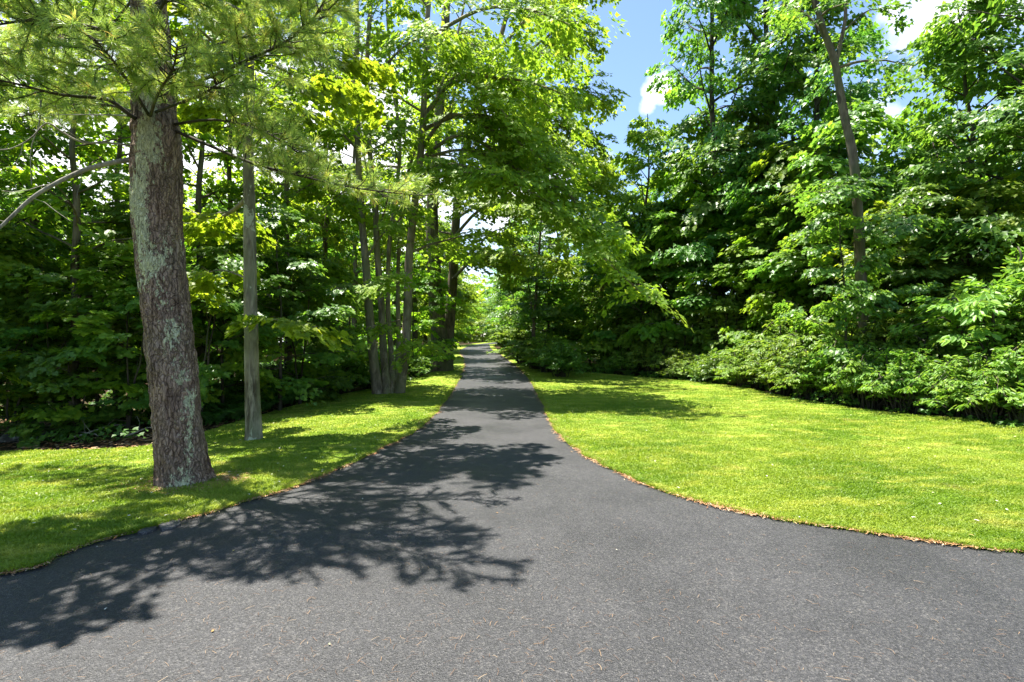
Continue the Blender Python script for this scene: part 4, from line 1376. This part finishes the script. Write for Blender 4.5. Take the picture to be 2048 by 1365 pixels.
# trees standing outside the picture on the left whose shade falls on the asphalt
scatter([(1024 - 13.0 / 8.2 * FPX, 8.2, 'wide', .8, .85), (1024 - 5.65 / 4.5 * FPX, 4.5, 'high', .86, .93)], PR, 'tree', 'trees left of the photographer', label_fmt='tree left of the street junction beyond the photo border, %s from the left')

# ------------------------------------------------------------------ small things on the ground
r9 = np.random.default_rng(90)


def flat_bits(name, pts, ln, wd, mat, label, cat, dz=.006, curve=.2, rseed=1):
    r = np.random.default_rng(rseed)
    n = len(pts)
    a = r.random(n) * 2 * PI
    l = ln * (.5 + r.random(n)); w = wd * (.7 + .6 * r.random(n))
    c, s = np.cos(a), np.sin(a)
    k = r.normal(0, curve, n) * l
    z0 = dz + .004 * r.random(n)
    rows = []
    for t in (-.5, -.17, .17, .5):
        off = k * (1 - (2 * t) ** 2)
        for sd in (-1, 1):
            px_ = pts[:, 0] + c * l * t - s * (off + sd * w / 2)
            py_ = pts[:, 1] + s * l * t + c * (off + sd * w / 2)
            rows.append(np.stack([px_, py_, terrain(px_, py_) + z0 + .004 * (abs(t) < .3)], 1))
    V = np.stack(rows, 1).reshape(-1, 3)
    b = (np.arange(n) * 8)[:, None]
    F = np.concatenate([b + np.array([[i, i + 2, i + 3, i + 1]]) for i in (0, 2, 4)])
    return tag(mesh(name, V, [F], mat, attr=np.repeat(r.random(n), 8)), label, cat, kind='stuff')


# needles lying on the road
d = 1.6 * (20 / 1.6) ** (r9.random(9000) ** 1.1)
pts = np.stack([(r9.random(9000) * 2 - 1) * 1.1 * d, d], 1)
pts = pts[inpoly(pts, road_poly)]
keep = r9.random(len(pts)) < np.where(pts[:, 0] < .5, 1, .55)
flat_bits('fallen_pine_needles', pts[keep][:3600], .042, .0016, M['road_needle'], 'thin brown pine needles strewn over the asphalt', 'needles', curve=.12)
# needle drift along both edges of the road
seg_pts = []
for line, sg in ((le_c, 1), (re_c, -1)):
    m = (line[:, 1] > 2.5) & (line[:, 1] < 45) & (np.abs(line[:, 0]) < 12)
    q = line[m]
    for i in range(len(q) - 1):
        L = np.hypot(*(q[i + 1] - q[i]))
        patch = .35 + 1.1 * max(0, math.sin(q[i][0] * 3.1 + q[i][1] * 2.3) * math.sin(q[i][1] * 5.7 + 1.3) + .55)
        n = int(L * 400 * patch / max(1, q[i][1] / 9))
        t = r9.random(n)[:, None]
        base = q[i] * (1 - t) + q[i + 1] * t
        tg_ = (q[i + 1] - q[i]) / (L + 1e-9)
        nrm_ = np.array((-tg_[1], tg_[0]))
        seg_pts.append(base + nrm_ * ((.012 * sg + r9.normal(0, .014 + .022 * patch, n)))[:, None])
pts = np.concatenate(seg_pts)
flat_bits('needle_drift', pts, .055, .006, M['litter'], 'orange brown needles gathered along the driveway edges', 'needles', dz=.016, rseed=3)
# needles round the foot of the pine
a = r9.random(1500) * 2 * PI; rr = .30 + np.abs(r9.normal(0, .16, 1500))
pts = np.stack([bx + np.cos(a) * rr * 1.3 + .05, by + np.sin(a) * rr], 1)
flat_bits('fallen_pine_needles', pts, .07, .006, M['litter'], 'orange needles ringed round the foot of the big pine', 'needles', dz=.02, rseed=4)
# leaves and petals on the lawns
for poly, n, lab, sd in ((lawnL_poly, 330, 'small pale fallen leaves on the left lawn', 5), (lawnR_poly, 150, 'small pale fallen leaves on the right lawn', 6)):
    d = 4 * (22 / 4) ** r9.random(n * 6)
    pts = np.stack([(r9.random(n * 6) * 2 - 1) * 1.0 * d, d], 1)
    pts = pts[inpoly(pts, poly)][:n // 3]
    flat_bits('fallen_leaves', pts, .026, .017, M['petal'], lab, 'leaves', dz=.045, rseed=sd)
# a few leaves on the road
d = 1.8 * (18 / 1.8) ** r9.random(400)
pts = np.stack([(r9.random(400) * 2 - 1) * .95 * d, d], 1)
pts = pts[inpoly(pts, road_poly)][:16]
flat_bits('fallen_leaves', pts, .018, .011, M['petal'], 'tiny dry leaves and chips on the asphalt', 'leaves', dz=.006, rseed=8)
# leaf litter on the bare ground at the left edge of the wood
n = 9000
x = -16 + r9.random(n) * 15; y = 9 + r9.random(n) * 9
pts = np.stack([x, y], 1)
pts = pts[~inpoly(pts, lawnL_poly)]
flat_bits('leaf_litter', pts, .07, .045, M['litter'], 'brown leaf litter on the bare soil under the left trees', 'leaves', dz=-.03, rseed=9)


# two flat dark stones at the lawn edge
def slab(pxs, label, th=.016):
    pts = [P(*p) for p in pxs]
    n = len(pts)
    c = np.mean(pts, 0)
    V = []
    for k, (sc_, zz) in enumerate(((1.0, -.02), (1.0, th - .006), (.94, th))):
        for p in pts:
            q = c + (np.array(p) - c) * sc_
            V.append((q[0] - c[0], q[1] - c[1], zz))
    V.append((0, 0, th + .001))
    F4, F3 = [], []
    for k in range(2):
        for i_ in range(n):
            F4.append((k * n + i_, k * n + (i_ + 1) % n, (k + 1) * n + (i_ + 1) % n, (k + 1) * n + i_))
    for i_ in range(n):
        F3.append((2 * n + i_, 2 * n + (i_ + 1) % n, 3 * n))
    o = mesh('flat_stone', np.array(V), [np.array(F4), np.array(F3)], M['paver'])
    o.location = (c[0], c[1], hz(*c) + .006)
    tag(o, label, 'stone', 'flat stones at the lawn edge')


slab([(317, 1056), (325, 1063), (345, 1061), (362, 1051), (360, 1045), (340, 1043), (322, 1047)], 'larger flat dark stone edged by orange needles between lawn and driveway')
slab([(275, 1069), (285, 1072), (305, 1066), (314, 1060), (308, 1056), (290, 1060)], 'smaller flat dark stone edged by orange needles, left of the larger one')

# stones heaped at the left border
def rock(px, py, back, s, seed, label):
    import bmesh
    r = random.Random(seed)
    bm = bmesh.new()
    bmesh.ops.create_icosphere(bm, subdivisions=3, radius=1)
    planes = [(Vector((r.uniform(-1, 1), r.uniform(-1, 1), r.uniform(-.7, 1))).normalized(), r.uniform(.55, .8)) for _ in range(9)]
    for v in bm.verts:
        for nrm_, dd in planes:
            e = v.co.dot(nrm_)
            if e > dd: v.co -= nrm_ * (e - dd) * .9
        v.co *= 1 + r.uniform(-.02, .02)
        v.co.x *= s * 1.3; v.co.y *= s; v.co.z *= s * .72
    me = bpy.data.meshes.new('boulder'); bm.to_mesh(me); bm.free()
    me.materials.append(M['stone'])
    o = bpy.data.objects.new('boulder', me); COL.objects.link(o)
    x, y = P(px, py); y += back; x = (px - 1024) / FPX * y
    o.location = (x, y, hz(x, y) + s * .25); o.rotation_euler.z = r.uniform(0, 6)
    tag(o, label, 'rock', 'stones at the left border of the wood')


for a in ((18, 893, .9, .22, 1, 'leftmost grey stone at the edge of the left hand wood'), (58, 893, 1.1, .17, 2, 'grey stone second from the left border at the wood edge'),
          (95, 895, 1.5, .13, 3, 'small grey stone third from the left border at the wood edge'), (35, 880, 1.9, .24, 4, 'grey stone heaped behind the others at the left border')):
    rock(*a)
# fallen sticks in the litter
for k, (a, b) in enumerate((((100, 893), (230, 868)), ((60, 872), (150, 892)), ((210, 888), (290, 880)), ((5, 868), (90, 880)))):
    p0, p1 = P(*a), P(*b)
    w = Wood()
    z0 = hz(*p0) + .05
    q = [np.array((p0[0], p0[1] + .5, z0)), np.array(((p0[0] + p1[0]) / 2, (p0[1] + p1[1]) / 2 + .6, z0 + .12)), np.array((p1[0], p1[1] + .6, hz(*p1) + .08))]
    q = catmull(q, 5) + r9.normal(0, .015, (11, 3))
    w.tube(q, np.linspace(.02, .008, 11), 6)
    for j in range(3):
        p, dd = path_at(q, .3 + .2 * j)
        w.tube(bend_path(p, dd / np.linalg.norm(dd) + r9.normal(0, .5, 3) + np.array((0, 0, .4)), .35, r9, 4, 0, .2), np.linspace(.007, .003, 5), 4)
    v, f = w.get()
    labs = ['long bare stick lying in the leaf litter left of the pine', 'forked stick lying beside the stones at the left border', 'short stick lying in the litter just left of the pine trunk', 'bare stick resting on the stones at the far left']
    tag(mesh('fallen_stick', v, f, M['dead'], smooth=True), labs[k], 'stick', 'fallen sticks under the left trees')

for k, p in PR.items():
    if p.name not in used_proto:
        raise RuntimeError('unused prototype ' + k)
